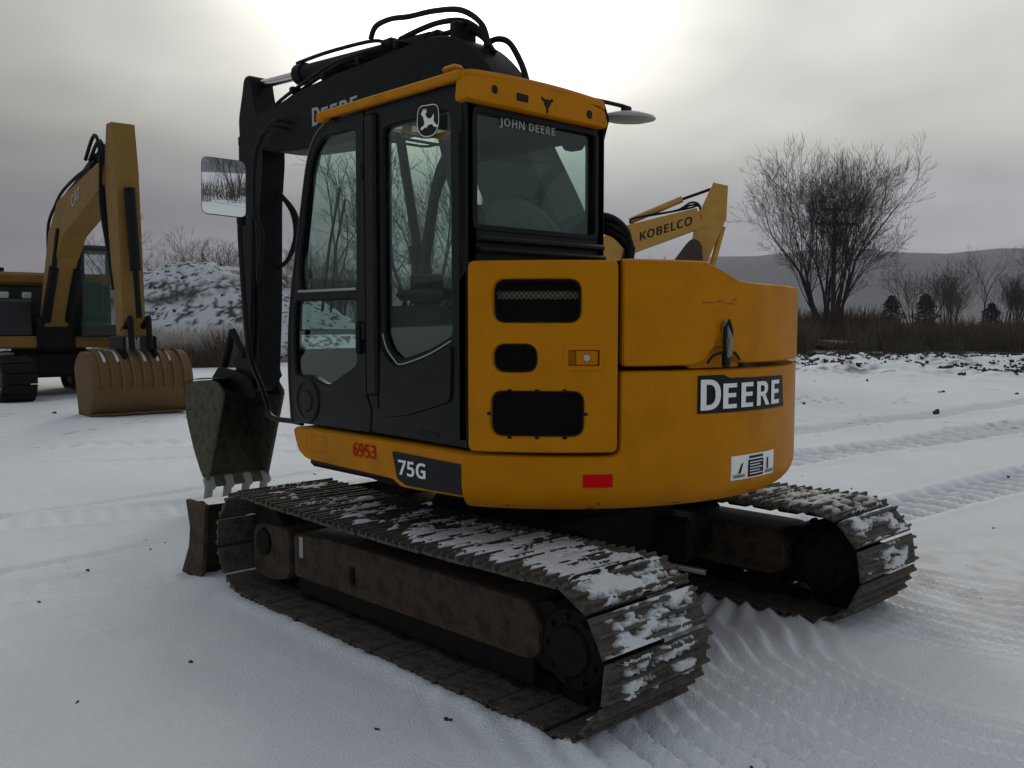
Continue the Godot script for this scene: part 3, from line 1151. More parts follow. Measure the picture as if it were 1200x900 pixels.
func make_track(E: Node3D, s: float) -> void:
	var T := node("track", E)
	var yc := 0.93 * s
	var R := 0.262
	var hx := 1.165
	var zc := 0.282
	var shoe := MB.new()
	var prof := PackedVector2Array([Vector2(-0.074, 0), Vector2(0.074, 0), Vector2(0.074, 0.010), Vector2(0.062, 0.012), Vector2(0.059, 0.032), Vector2(0.049, 0.032), Vector2(0.045, 0.012), Vector2(0.008, 0.012), Vector2(0.005, 0.029), Vector2(-0.005, 0.029), Vector2(-0.008, 0.012), Vector2(-0.049, 0.012), Vector2(-0.052, 0.031), Vector2(-0.062, 0.031), Vector2(-0.066, 0.012), Vector2(-0.074, 0.008)])
	shoe.panel(prof, [], func(u: float, v: float, d: float) -> Vector3: return Vector3(u, 0.30 - d, v) * Vector3(-1, 1, 1), 0.60, 0.002, 1.0)
	var shoe_mesh := shoe.mesh(M.track_steel)
	var total := 4.0 * hx + TAU * R
	var count := 40
	var snow := MB.new()
	var links := MB.new()
	for i in count:
		var d := fposmod((i + 0.35 + 0.2 * s) * total / count, total)
		var o := Vector3.ZERO
		var nn := Vector3.ZERO
		if d < 2 * hx:                       # top run, front to rear
			var x := hx - d
			var sag := -0.018 * sin(PI * d / (2 * hx))
			o = Vector3(x, yc, zc + R + sag)
			nn = Vector3(0, 0, 1)
		elif d < 2 * hx + PI * R:
			var a := (d - 2 * hx) / R
			nn = Vector3(-sin(a), 0, cos(a))
			o = Vector3(-hx, yc, zc) + nn * R
		elif d < 4 * hx + PI * R:
			o = Vector3(-hx + d - 2 * hx - PI * R, yc, zc - R)
			nn = Vector3(0, 0, -1)
		else:
			var a := (d - 4 * hx - PI * R) / R
			nn = Vector3(sin(a), 0, -cos(a))
			o = Vector3(hx, yc, zc) + nn * R
		var tilt := rng.randfn(0, 0.012)
		nn = nn.rotated(Vector3(0, 1, 0), tilt)
		var ey := Vector3(0, 1, 0)
		var ex := ey.cross(nn)
		o.y += rng.randfn(0, 0.003)
		var m := MeshInstance3D.new()
		m.name = "track_shoe"
		m.mesh = shoe_mesh
		T.add_child(m, true)
		m.transform = xf(ex, ey, nn, o)
		links.box(o - nn * 0.035, Vector3(0.13, 0.13, 0.06), 0.012, Basis(ex, ey, nn))
		if nn.z < -0.35:
			continue
		# snow caught between the ribs
		var na := 17
		var nb := 65
		var cover := []
		var tones := []
		var mud := Color(0.20, 0.185, 0.165)
		var white := Color(0.70, 0.72, 0.745)
		var pts := []
		for a in na:
			for b in nb:
				var ls := lerpf(-0.073, 0.073, a / (na - 1.0))
				var ly := lerpf(-0.298, 0.298, b / (nb - 1.0))
				var w := o + ex * ls + ey * ly
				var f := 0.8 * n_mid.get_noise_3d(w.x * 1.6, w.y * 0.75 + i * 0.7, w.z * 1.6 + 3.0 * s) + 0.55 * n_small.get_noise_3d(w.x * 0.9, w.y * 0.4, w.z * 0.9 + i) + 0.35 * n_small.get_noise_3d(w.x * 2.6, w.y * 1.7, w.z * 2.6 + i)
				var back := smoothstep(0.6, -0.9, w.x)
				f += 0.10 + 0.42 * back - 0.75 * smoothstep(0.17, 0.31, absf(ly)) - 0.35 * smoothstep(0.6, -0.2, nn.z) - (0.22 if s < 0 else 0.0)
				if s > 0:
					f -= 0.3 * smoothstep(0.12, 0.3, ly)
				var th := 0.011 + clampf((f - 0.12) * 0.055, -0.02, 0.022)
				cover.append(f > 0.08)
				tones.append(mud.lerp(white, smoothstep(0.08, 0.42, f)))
				pts.append(w + nn * th)
		var nor := []
		for a in na:
			for b in nb:
				var du: Vector3 = pts[mini(a + 1, na - 1) * nb + b] - pts[maxi(a - 1, 0) * nb + b]
				var dv: Vector3 = pts[a * nb + mini(b + 1, nb - 1)] - pts[a * nb + maxi(b - 1, 0)]
				var mm := du.cross(dv).normalized()
				nor.append(mm if mm.dot(nn) > 0 else -mm)
		for a in na - 1:
			for b in nb - 1:
				var p0 := a * nb + b
				var p1 := p0 + nb
				if cover[p0] or cover[p0 + 1] or cover[p1] or cover[p1 + 1]:
					for q in [p0, p1 + 1, p1, p0, p0 + 1, p1 + 1]:
						snow.col = tones[q]
						snow.put(pts[q], nor[q])
	part("link_chain", links, M.greasy_steel, T)
	var sn := part("snow", snow, M.clinging_snow, T)
	structure(sn, "", "stuff")
	# frame between the wheels
	var f := MB.new()
	var o_poly := rounded(xz([0.88, 0.14, 0.88, 0.375, 0.5, 0.40, -0.9, 0.405, -0.97, 0.34, -0.97, 0.20, -0.9, 0.165]), 0.04)
	var hole := rounded(xz([0.345, 0.20, 0.345, 0.295, 0.305, 0.295, 0.305, 0.20]), 0.02)
	f.panel(o_poly, [hole], (side(yc + 0.14) if s > 0 else side(yc + 0.20)), 0.34, 0.012, 0.4)
	part("track_frame", f, M.frame_steel, T)
	var gu := MB.new()
	gu.box(Vector3(-0.05, yc + 0.12 * s, 0.115), Vector3(1.75, 0.02, 0.11), 0.006)
	part("roller_guard", gu, M.greasy_steel, T)
	var yo := MB.new()
	yo.panel(rounded(xz([1.29, 0.09, 1.30, 0.33, 1.22, 0.385, 0.90, 0.39, 0.90, 0.12, 1.1, 0.07]), 0.05), [], side(yc + 0.155), 0.31, 0.015, 0.4)
	part("idler_yoke", yo, M.frame_steel, T)
	var lab := MB.new()
	lab.box(Vector3(0.80, yc + 0.142, 0.31), Vector3(0.035, 0.006, 0.11), 0.002)
	part("data_plate", lab, M.pale_vinyl, T)
	for k in 5:
		var rol := MB.new()
		rol.lathe(Vector3(-0.8 + 0.4 * k, yc - 0.12, 0.105), Vector3(0, 1, 0), [[0, 0], [0, 0.075], [0.05, 0.075], [0.06, 0.055], [0.18, 0.055], [0.19, 0.075], [0.24, 0.075], [0.24, 0]], 18)
		part("roller", rol, M.greasy_steel, T)
	var cr := MB.new()
	cr.cyl(Vector3(0.05, yc - 0.1, 0.475), Vector3(0.05, yc + 0.1, 0.475), 0.045)
	cr.box(Vector3(0.05, yc, 0.42), Vector3(0.05, 0.08, 0.05), 0.008)
	part("carrier_roller", cr, M.greasy_steel, T)
	var sp := MB.new()
	sp.lathe(Vector3(-hx, yc - 0.18, zc), Vector3(0, 1, 0), [[0, 0], [0, 0.16], [0.12, 0.18], [0.13, 0.2], [0.2, 0.2], [0.21, 0.19], [0.30, 0.185], [0.345, 0.15], [0.355, 0.10], [0.37, 0.09], [0.37, 0.0]], 36)
	for k in 15:
		var a := TAU * k / 15
		sp.box(Vector3(-hx + cos(a) * 0.205, yc - 0.01, zc + sin(a) * 0.205), Vector3(0.04, 0.05, 0.035), 0.008, Basis(Vector3(cos(a), 0, sin(a)), Vector3(0, 1, 0), Vector3(-sin(a), 0, cos(a))))
	for k in 9:
		var a := TAU * k / 9
		sp.cyl(Vector3(-hx + cos(a) * 0.125, yc + 0.16, zc + sin(a) * 0.125), Vector3(-hx + cos(a) * 0.125, yc + 0.186, zc + sin(a) * 0.125), 0.012, 0.002, 6)
	part("sprocket", sp, M.greasy_steel, T)
	var idl := MB.new()
	idl.lathe(Vector3(hx, yc - 0.13, zc), Vector3(0, 1, 0), [[0, 0], [0, 0.19], [0.02, 0.2], [0.08, 0.2], [0.09, 0.225], [0.17, 0.225], [0.18, 0.2], [0.24, 0.2], [0.26, 0.19], [0.27, 0.08], [0.3, 0.07], [0.3, 0]], 32)
	part("idler", idl, M.greasy_steel, T)
	# guard over the drive wheel, rounded like the end of the frame
	var gd := MB.new()
	var ring := []
	for k in 13:
		var a := PI * (0.5 + k / 12.0) * 1.0
		ring.append(Vector2(1.0, 0) * 0)
	gd.panel(rounded(xz([-0.9, 0.17, -0.9, 0.40, -1.0, 0.43, -1.08, 0.40, -1.08, 0.16, -1.0, 0.13]), 0.03), [], side(yc + 0.12), 0.24, 0.012, 0.4)
	part("drive_guard", gd, M.greasy_steel, T)


func make_blade(E: Node3D) -> void:
	var B := node("dozer_blade", E)
	var mb := MB.new()
	var prof := PackedVector2Array()
	var front := [[1.92, -0.03], [1.87, 0.03], [1.825, 0.12], [1.80, 0.22], [1.80, 0.30], [1.815, 0.37], [1.84, 0.425]]
	for k in front:
		prof.append(Vector2(-k[0], k[1]))
	for k in [[1.80, 0.43], [1.76, 0.37], [1.735, 0.28], [1.74, 0.17], [1.78, 0.05], [1.80, -0.02]]:
		prof.append(Vector2(-k[0], k[1]))
	mb.panel(prof, [], side(1.20), 2.40, 0.005, 1.0)
	part("blade_plate", mb, M.frame_steel, B)
	for s in [1.0, -1.0]:
		var e := MB.new()
		e.panel(rounded(xz([1.95, -0.035, 1.83, 0.16, 1.81, 0.28, 1.86, 0.44, 1.60, 0.44, 1.62, 0.30, 1.66, 0.02, 1.72, -0.02]), 0.015), [], side(1.225 if s > 0 else -1.20), 0.024, 0.004, 0.5)
		part("end_plate", e, M.frame_steel, B)
		var arm := MB.new()
		arm.box(Vector3(1.2, 0.38 * s, 0.27), Vector3(1.1, 0.12, 0.16), 0.02, Basis(Vector3(0, 1, 0), 0.12))
		part("lift_arm", arm, M.frame_steel, B)
	for k in 5:
		var rib := MB.new()
		rib.box(Vector3(1.70, -0.8 + 0.4 * k, 0.2), Vector3(0.08, 0.03, 0.34), 0.006)
		part("stiffener", rib, M.frame_steel, B)
	var sn := MB.new()
	var pts := []
	for i in 120:
		for j in 5:
			var y := lerpf(-1.2, 1.2, i / 119.0)
			var x := lerpf(1.62, 1.80, j / 4.0)
			pts.append(Vector3(x, y, 0.432 + (0.012 + 0.014 * n_mid.get_noise_2d(y * 3.0, x * 3.0)) * (1.0 if j > 0 and j < 4 else 0.1)))
	sn.grid(pts, 120, 5, true)
	structure(part("snow", sn, M.clinging_snow, B), "", "stuff")


func vent(E: Node3D, x0: float, z0: float, x1: float, z1: float, mesh_grille: bool) -> void:
	var V := node("engine_vent", E)
	var mp := straight_tail(-0.022)
	var bars := MB.new()
	var w := x1 - x0
	var h := z1 - z0
	var pitch := 0.016 if mesh_grille else 0.02
	var k := int((w + h) / pitch)
	for i in k:
		for dirn in [1.0, -1.0]:
			# diagonal wires clipped to the opening
			var a := Vector2(x0 + i * pitch - (h if dirn > 0 else 0.0), z0)
			var p0 := Vector2.ZERO
			var p1 := Vector2.ZERO
			if dirn > 0:
				p0 = a
				p1 = a + Vector2(h, h)
			else:
				p0 = a
				p1 = a + Vector2(-h, h)
			var t0 := 0.0
			var t1 := 1.0
			var dx := p1.x - p0.x
			var ta := (x0 - p0.x) / dx
			var tb := (x1 - p0.x) / dx
			t0 = maxf(t0, minf(ta, tb))
			t1 = minf(t1, maxf(ta, tb))
			if t1 - t0 < 0.02:
				continue
			var q := []
			for s in 4:
				var w2 := p0.lerp(p1, lerpf(t0, t1, s / 3.0))
				q.append(mp.call(w2.x, w2.y, 0.0 if dirn > 0 else 0.002))
			bars.tube(q, 0.0017, 4, false)
	structure(part("grille_mesh", bars, M.black_trim, V), "", "stuff")
	var lip := MB.new()
	lip.panel(rrect(x0 - 0.008, z0 - 0.008, x1 + 0.008, z1 + 0.008, 0.055), [rrect(x0 + 0.008, z0 + 0.008, x1 - 0.008, z1 - 0.008, 0.045)], straight_tail(-0.016), 0.01, 0.002, 0.05)
	part("grille_rim", lip, M.black_trim, V)


func badge(E: Node3D) -> void:
	# leaping deer in a rounded shield
	var B := node("badge", E)
	var mp := side(1.064)
	var o := rounded(xz([-0.215, 2.425, -0.355, 2.415, -0.362, 2.325, -0.325, 2.282, -0.245, 2.288, -0.205, 2.33]), 0.035)
	var a := MB.new()
	a.panel(o, [], mp, 0.003, 0.0005, 0.3, false)
	part("badge_plate", a, M.dark_vinyl, B)
	if Geometry2D.is_polygon_clockwise(o):
		o.reverse()
	var inn := MB.inset(o, 0.007)
	var r := MB.new()
	r.panel(o, [inn], side(1.066), 0.001, 0.0003, 0.3, false)
	part("badge_border", r, M.white_vinyl, B)
	var deer := [[20, 78], [27, 84], [30, 92], [33, 84], [36, 92], [40, 83], [45, 90], [46, 80], [40, 74], [44, 68], [52, 60], [60, 58], [70, 62], [76, 70], [78, 60], [76, 50], [84, 40], [94, 34], [92, 29], [80, 32], [70, 40], [62, 42], [52, 40], [44, 34], [36, 36], [26, 30], [18, 32], [20, 38], [32, 42], [36, 48], [34, 58], [30, 68]]
	var p := PackedVector2Array()
	for k in deer:
		p.append(Vector2(0.205 + 0.155 * (k[0] / 100.0), 2.275 + 0.145 * (k[1] / 100.0)))
	var d := MB.new()
	d.panel(p, [], side(1.0665), 0.001, 0.0002, 0.3, false)
	part("badge_deer", d, M.white_vinyl, B)


func make_cab(E: Node3D) -> void:
	var C := node("cab", E)
	var y0 := 1.06
	var y1 := 0.20
	# front edge of the side frame, bottom to top
	var fr := [0.90, 0.965, 0.922, 1.21, 0.915, 1.437, 0.883, 1.64, 0.824, 1.88, 0.767, 2.09, 0.72, 2.26, 0.668, 2.37, 0.587, 2.44, 0.46, 2.475]
	var door_out := xz([0.205, 2.475, 0.205, 1.15, 0.165, 1.08, 0.18, 0.97] + fr)
	var glass_up := rounded(xz([0.272, 2.405, 0.276, 1.65, 0.795, 1.655, 0.80, 1.79, 0.735, 2.07, 0.685, 2.26, 0.635, 2.35, 0.555, 2.405]), 0.03)
	var glass_low := rounded(xz([0.278, 1.605, 0.282, 1.285, 0.53, 1.175, 0.60, 1.185, 0.69, 1.215, 0.85, 1.215, 0.865, 1.40, 0.845, 1.605]), 0.035)
	var D := node("door", C)
	var mb := MB.new()
	mb.panel(PackedVector2Array(door_out), [glass_up, glass_low], side(y0), 0.05, 0.008, 0.3)
	part("door_frame", mb, M.dark_paint, D)
	for k in [glass_up, glass_low]:
		var g := MB.new()
		if Geometry2D.is_polygon_clockwise(k):
			k.reverse()
		g.panel(MB.inset(k, -0.012), [], side(y0 - 0.018), 0.005, 0.0, 0.5, true)
		part("door_window", g, M.cab_glass, D)
		var se := MB.new()
		se.panel(MB.inset(k, -0.004), [MB.inset(k, 0.010)], side(y0 - 0.004), 0.012, 0.003, 0.3)
		part("window_seal", se, M.black_trim, D)
	var rail := MB.new()
	rail.box(Vector3(0.54, y0 + 0.004, 1.652), Vector3(0.53, 0.008, 0.012), 0.003)
	part("window_rail", rail, M.bright_steel, D)
	var cap := MB.new()
	cap.lathe(Vector3(0.735, y0, 1.09), Vector3(0, 1, 0), [[0.0, 0.115], [0.008, 0.112], [0.010, 0.095], [0.003, 0.088], [0.003, 0.06], [0.012, 0.05], [0.014, 0.0]], 32)
	part("access_cap", cap, M.dark_paint, D)
	var hd := MB.new()
	hd.box(Vector3(0.245, y0 + 0.012, 1.42), Vector3(0.03, 0.03, 0.16), 0.01)
	part("door_handle", hd, M.black_trim, D)
	# rear quarter
	var quarter := rounded(xz([0.052, 2.375, 0.055, 1.43, 0.0, 1.355, -0.075, 1.322, -0.29, 1.375, -0.435, 1.435, -0.425, 2.38]), 0.035)
	var q := MB.new()
	q.panel(PackedVector2Array(xz([-0.53, 0.965, 0.170, 0.975, 0.155, 1.08, 0.195, 1.155, 0.195, 2.478, -0.40, 2.485, -0.53, 2.46])), [quarter], side(y0), 0.05, 0.008, 0.3)
	part("side_frame", q, M.dark_paint, C)
	var qg := MB.new()
	if Geometry2D.is_polygon_clockwise(quarter):
		quarter.reverse()
	qg.panel(MB.inset(quarter, -0.012), [], side(y0 - 0.018), 0.005, 0.0, 0.5, true)
	part("side_window", qg, M.cab_glass, C)
	var qs := MB.new()
	qs.panel(MB.inset(quarter, -0.004), [MB.inset(quarter, 0.010)], side(y0 - 0.004), 0.012, 0.003, 0.3)
	part("window_seal", qs, M.black_trim, C)
	var cover := MB.new()
	cover.panel(rounded(xz([0.075, 1.385, 0.085, 1.10, 0.04, 1.055, -0.12, 1.075, -0.43, 1.155, -0.44, 1.40, -0.29, 1.34, -0.075, 1.287, 0.01, 1.315]), 0.03), [], side(y0 + 0.012), 0.014, 0.006, 0.3)
	part("side_cover", cover, M.dark_paint, C)
	var slot := MB.new()
	slot.box(Vector3(0.115, y0 + 0.002, 1.21), Vector3(0.03, 0.012, 0.24), 0.005)
	part("handle_slot", slot, M.black_trim, C)
	var oval := MB.new()
	oval.panel(rrect(0.195, 0.99, 0.34, 1.018, 0.014), [], side(y0 + 0.003), 0.006, 0.002, 0.2)
	part("step_light", oval, M.black_trim, C)
	var strip := MB.new()
	strip.tube(smooth([Vector3(0.062, y0 + 0.004, 1.44), Vector3(0.03, y0 + 0.005, 1.375), Vector3(-0.03, y0 + 0.005, 1.322), Vector3(-0.08, y0 + 0.005, 1.305), Vector3(-0.27, y0 + 0.005, 1.352), Vector3(-0.43, y0 + 0.005, 1.415)]), 0.0035, 6)
	part("trim_strip", strip, M.pale_vinyl, C)
	# middle post
	var post := MB.new()
	post.box(Vector3(0.135, y0 + 0.008, 1.80), Vector3(0.085, 0.03, 1.30), 0.012)
	part("door_post", post, M.dark_paint, C)
	for z in [1.45, 2.2]:
		var hg := MB.new()
		hg.cyl(Vector3(0.197, y0 + 0.012, z - 0.04), Vector3(0.197, y0 + 0.012, z + 0.04), 0.014)
		part("door_hinge", hg, M.black_trim, C)
	# right side
	var rw := rounded(xz([-0.45, 2.36, -0.45, 1.30, 0.80, 1.30, 0.79, 1.83, 0.70, 2.2, 0.6, 2.36]), 0.05)
	var whole := xz([-0.53, 2.46, -0.53, 0.97] + fr)
	for i in whole.size():
		whole[i].x = -whole[i].x
	for i in rw.size():
		rw[i].x = -rw[i].x
	var rr := MB.new()
	rr.panel(PackedVector2Array(whole), [rw], side_right(y1), 0.05, 0.008, 0.3)
	part("right_frame", rr, M.dark_paint, C)
	var rg := MB.new()
	rg.panel(rw, [], side_right(y1 + 0.02), 0.0, 0.0, 0.5, false)
	part("right_window", rg, M.tinted_glass, C)
	# rear wall and window
	var win := rrect(-1.015, 1.892, -0.262, 2.372, 0.03)
	var bw := MB.new()
	bw.panel(PackedVector2Array([Vector2(-1.06, 1.0), Vector2(-0.2, 1.0), Vector2(-0.2, 2.42), Vector2(-1.06, 2.42)]), [win], rear(-0.53), 0.05, 0.008, 0.3)
	part("rear_frame", bw, M.dark_paint, C)
	var bg := MB.new()
	bg.panel(rrect(-1.02, 1.886, -0.257, 2.378, 0.03), [], rear(-0.512), 0.005, 0.0, 0.5, true)
	part("rear_window", bg, M.cab_glass, C)
	var seal := MB.new()
	seal.panel(rrect(-1.03, 1.877, -0.247, 2.387, 0.04), [rrect(-1.005, 1.902, -0.272, 2.362, 0.025)], rear(-0.536), 0.012, 0.004, 0.4)
	part("window_seal", seal, M.black_trim, C)
	var ribs := MB.new()
	ribs.box(Vector3(-0.545, 0.62, 1.842), Vector3(0.03, 0.80, 0.03), 0.01)
	ribs.box(Vector3(-0.55, 0.62, 1.795), Vector3(0.04, 0.80, 0.02), 0.008)
	part("rear_rib", ribs, M.dark_paint, C)
	letters("rear_lettering", "JOHN DEERE", Vector2(-0.865, 2.318), 0.034, 1.22, rear(-0.514), M.pale_vinyl, C, 0.0, 0.002)
	# front pillars and glass
	for y in [y0 - 0.02, y1 + 0.02]:
		var pil := MB.new()
		var path := []
		for i in range(0, fr.size(), 2):
			path.append(Vector3(fr[i] - 0.008, y, fr[i + 1]))
		pil.tube(smooth(path, 3), 0.026, 8)
		part("front_pillar", pil, M.dark_paint, C)
	var fg := MB.new()
	var pts := []
	for i in range(4, fr.size(), 2):
		for j in 3:
			pts.append(Vector3(fr[i] - 0.005, lerpf(y0 - 0.04, y1 + 0.04, j / 2.0), fr[i + 1]))
	fg.grid(pts, pts.size() / 3, 3)
	part("windscreen", fg, M.tinted_glass, C)
	var fp := MB.new()
	fp.box(Vector3(0.90, 0.63, 1.16), Vector3(0.03, 0.80, 0.38), 0.01)
	fp.box(Vector3(0.905, 0.63, 1.44), Vector3(0.025, 0.80, 0.03), 0.008)
	part("front_panel", fp, M.dark_paint, C)
	var fl := MB.new()
	fl.box(Vector3(0.18, 0.63, 0.985), Vector3(1.40, 0.84, 0.03), 0.005)
	part("cab_floor", fl, M.cab_plastic, C)
	# roof with its hatch
	var Rf := node("roof", C)
	var top := MB.new()
	var hatch := rrect(-0.62, 0.36, -0.14, 0.88, 0.06)
	var lid := func(u: float, v: float, d: float) -> Vector3: return Vector3(-u, v, 2.515 + 0.02 * (1.0 - pow((v - 0.64) / 0.47, 2.0)) - d) * Vector3(1, 1, 1)
	var roof_out := rounded([Vector2(-0.56, 0.19), Vector2(0.565, 0.21), Vector2(0.565, 1.09), Vector2(-0.56, 1.07)], 0.06)
	top.panel(roof_out, [hatch], lid, 0.035, 0.01, 0.15)
	part("roof_panel", top, M.yellow_paint, Rf)
	var hgl := MB.new()
	hgl.panel(rrect(-0.63, 0.35, -0.13, 0.89, 0.06), [], func(u: float, v: float, d: float) -> Vector3: return Vector3(-u, v, 2.503 - d), 0.0, 0.0, 0.5, false)
	part("roof_hatch", hgl, M.tinted_glass, Rf)
	var ce := MB.new()
	ce.panel(PackedVector2Array([Vector2(-0.5, 0.25), Vector2(0.5, 0.25), Vector2(0.5, 1.01), Vector2(-0.5, 1.01)]), [rrect(-0.60, 0.38, -0.16, 0.86, 0.05)], func(u: float, v: float, d: float) -> Vector3: return Vector3(-u, v, 2.455 - d), 0.015, 0.003, 0.4)
	part("ceiling", ce, M.cab_plastic, Rf)
	var hb := MB.new()
	hb.panel(rounded([Vector2(-1.10, 2.392), Vector2(-0.24, 2.392), Vector2(-0.225, 2.41), Vector2(-0.25, 2.475), Vector2(-0.40, 2.502), Vector2(-0.75, 2.515), Vector2(-1.09, 2.49)], 0.018), [], rear(-0.575), 0.07, 0.012, 0.2)
	part("rear_header", hb, M.yellow_paint, Rf)
	for k in 4:
		var hole := MB.new()
		if k == 0:
			hole.cyl(Vector3(-0.578, 0.945, 2.453), Vector3(-0.57, 0.945, 2.453), 0.018, 0.002)
		elif k == 1:
			hole.box(Vector3(-0.574, 0.785, 2.445), Vector3(0.01, 0.07, 0.032), 0.003)
		elif k == 2:
			hole.cyl(Vector3(-0.578, 0.36, 2.438), Vector3(-0.57, 0.36, 2.438), 0.02, 0.002)
		else:
			hole.cyl(Vector3(-0.58, 0.635, 2.444), Vector3(-0.57, 0.635, 2.444), 0.018, 0.002)
			for j in 3:
				var a := TAU * j / 3 + PI / 2 + PI
				hole.box(Vector3(-0.574, 0.635 + 0.026 * cos(a), 2.444 + 0.026 * sin(a)), Vector3(0.01, 0.03, 0.014), 0.003, Basis(Vector3(1, 0, 0), a))
		part("header_fitting", hole, M.black_trim, Rf)
	var gut := MB.new()
	gut.box(Vector3(0.0, 1.085, 2.498), Vector3(1.05, 0.03, 0.04), 0.008)
	part("roof_gutter", gut, M.yellow_paint, Rf)
	var gf := MB.new()
	gf.box(Vector3(0.52, 1.075, 2.492), Vector3(0.07, 0.06, 0.05), 0.012)
	part("gutter_bracket", gf, M.yellow_paint, Rf)
	var gf2 := MB.new()
	gf2.box(Vector3(-0.42, 1.04, 2.545), Vector3(0.09, 0.06, 0.03), 0.012)
	part("roof_bracket", gf2, M.yellow_paint, Rf)
	badge(C)
	# inside
	var S := node("seat", C)
	var sb := MB.new()
	var sp := []
	for i in 13:
		for j in 13:
			var u := lerpf(-1, 1, i / 12.0)
			var t := j / 12.0
			var halfw := 0.27 * (1.0 - 0.12 * pow(t, 3.0))
			var z := 1.42 + 0.60 * t - 0.10 * pow(absf(u), 2.5) * t
			sp.append(Vector3(-0.22 - 0.12 * t - 0.06 * (1.0 - u * u) * (1.0 - pow(2.0 * t - 1.0, 4.0)), 0.575 + u * halfw, z))
	sb.grid(sp, 13, 13, true)
	var sp2 := []
	for p in sp:
		sp2.append(Vector3(p.x + 0.05 + 0.05, p.y, p.z))
	sb.grid(sp2, 13, 13)
	var edge := []
	for j in 13:
		edge.append((sp[j] + sp2[j]) * 0.5)
	for i in range(1, 13):
		edge.append((sp[i * 13 + 12] + sp2[i * 13 + 12]) * 0.5)
	for j in range(11, -1, -1):
		edge.append((sp[12 * 13 + j] + sp2[12 * 13 + j]) * 0.5)
	sb.tube(edge, 0.052, 10)
	part("backrest", sb, M.seat_cloth, S)
	var sc := MB.new()
	sc.box(Vector3(0.06, 0.575, 1.42), Vector3(0.50, 0.50, 0.14), 0.05)
	part("cushion", sc, M.seat_cloth, S)
	var con := MB.new()
	for s in [-1.0, 1.0]:
		con.box(Vector3(0.0, 0.60 + 0.33 * s, 1.40), Vector3(0.62, 0.13, 0.34), 0.03)
		con.box(Vector3(-0.08, 0.60 + 0.33 * s, 1.62), Vector3(0.34, 0.09, 0.05), 0.02)
	con.box(Vector3(-0.35, 0.63, 1.25), Vector3(0.25, 0.80, 0.5), 0.03)
	con.box(Vector3(-0.40, 0.94, 1.72), Vector3(0.16, 0.10, 0.55), 0.03)
	part("console", con, M.cab_plastic, C)
	for s in [-1.0, 1.0]:
		var joy := MB.new()
		joy.tube([Vector3(0.26, 0.60 + 0.33 * s, 1.55), Vector3(0.28, 0.60 + 0.33 * s, 1.68), Vector3(0.30, 0.60 + 0.33 * s, 1.80)], [0.014, 0.018, 0.024], 10)
		part("joystick", joy, M.black_trim, C)
	for s in [-0.07, 0.07]:
		var lev := MB.new()
		lev.tube([Vector3(0.66, 0.63 + s, 1.0), Vector3(0.62, 0.63 + s, 1.5), Vector3(0.55, 0.63 + s, 1.62)], 0.012, 8)
		part("travel_lever", lev, M.black_trim, C)
	var mon := MB.new()
	mon.box(Vector3(0.70, 0.30, 1.68), Vector3(0.05, 0.22, 0.17), 0.015)
	mon.tube([Vector3(0.74, 0.27, 1.2), Vector3(0.72, 0.30, 1.62)], 0.02, 8)
	part("monitor", mon, M.black_trim, C)
	var blind := MB.new()
	blind.box(Vector3(-0.40, 0.28, 2.36), Vector3(0.1, 0.09, 0.10), 0.02)
	part("speaker_box", blind, M.cab_plastic, C)
	var blind2 := MB.new()
	blind2.box(Vector3(-0.40, 0.95, 2.28), Vector3(0.1, 0.12, 0.26), 0.03)
	part("belt_housing", blind2, M.cab_plastic, C)
	var wip := MB.new()
	wip.tube([Vector3(0.90, 0.86, 1.55), Vector3(0.85, 0.84, 1.9), Vector3(0.76, 0.83, 2.2)], 0.009, 6)
	part("wiper", wip, M.black_rubber, C)
	wip = MB.new()
	wip.tube([Vector3(0.91, 0.80, 1.55), Vector3(0.88, 0.78, 1.9), Vector3(0.80, 0.77, 2.15)], 0.007, 6)
	part("wiper", wip, M.black_rubber, C)


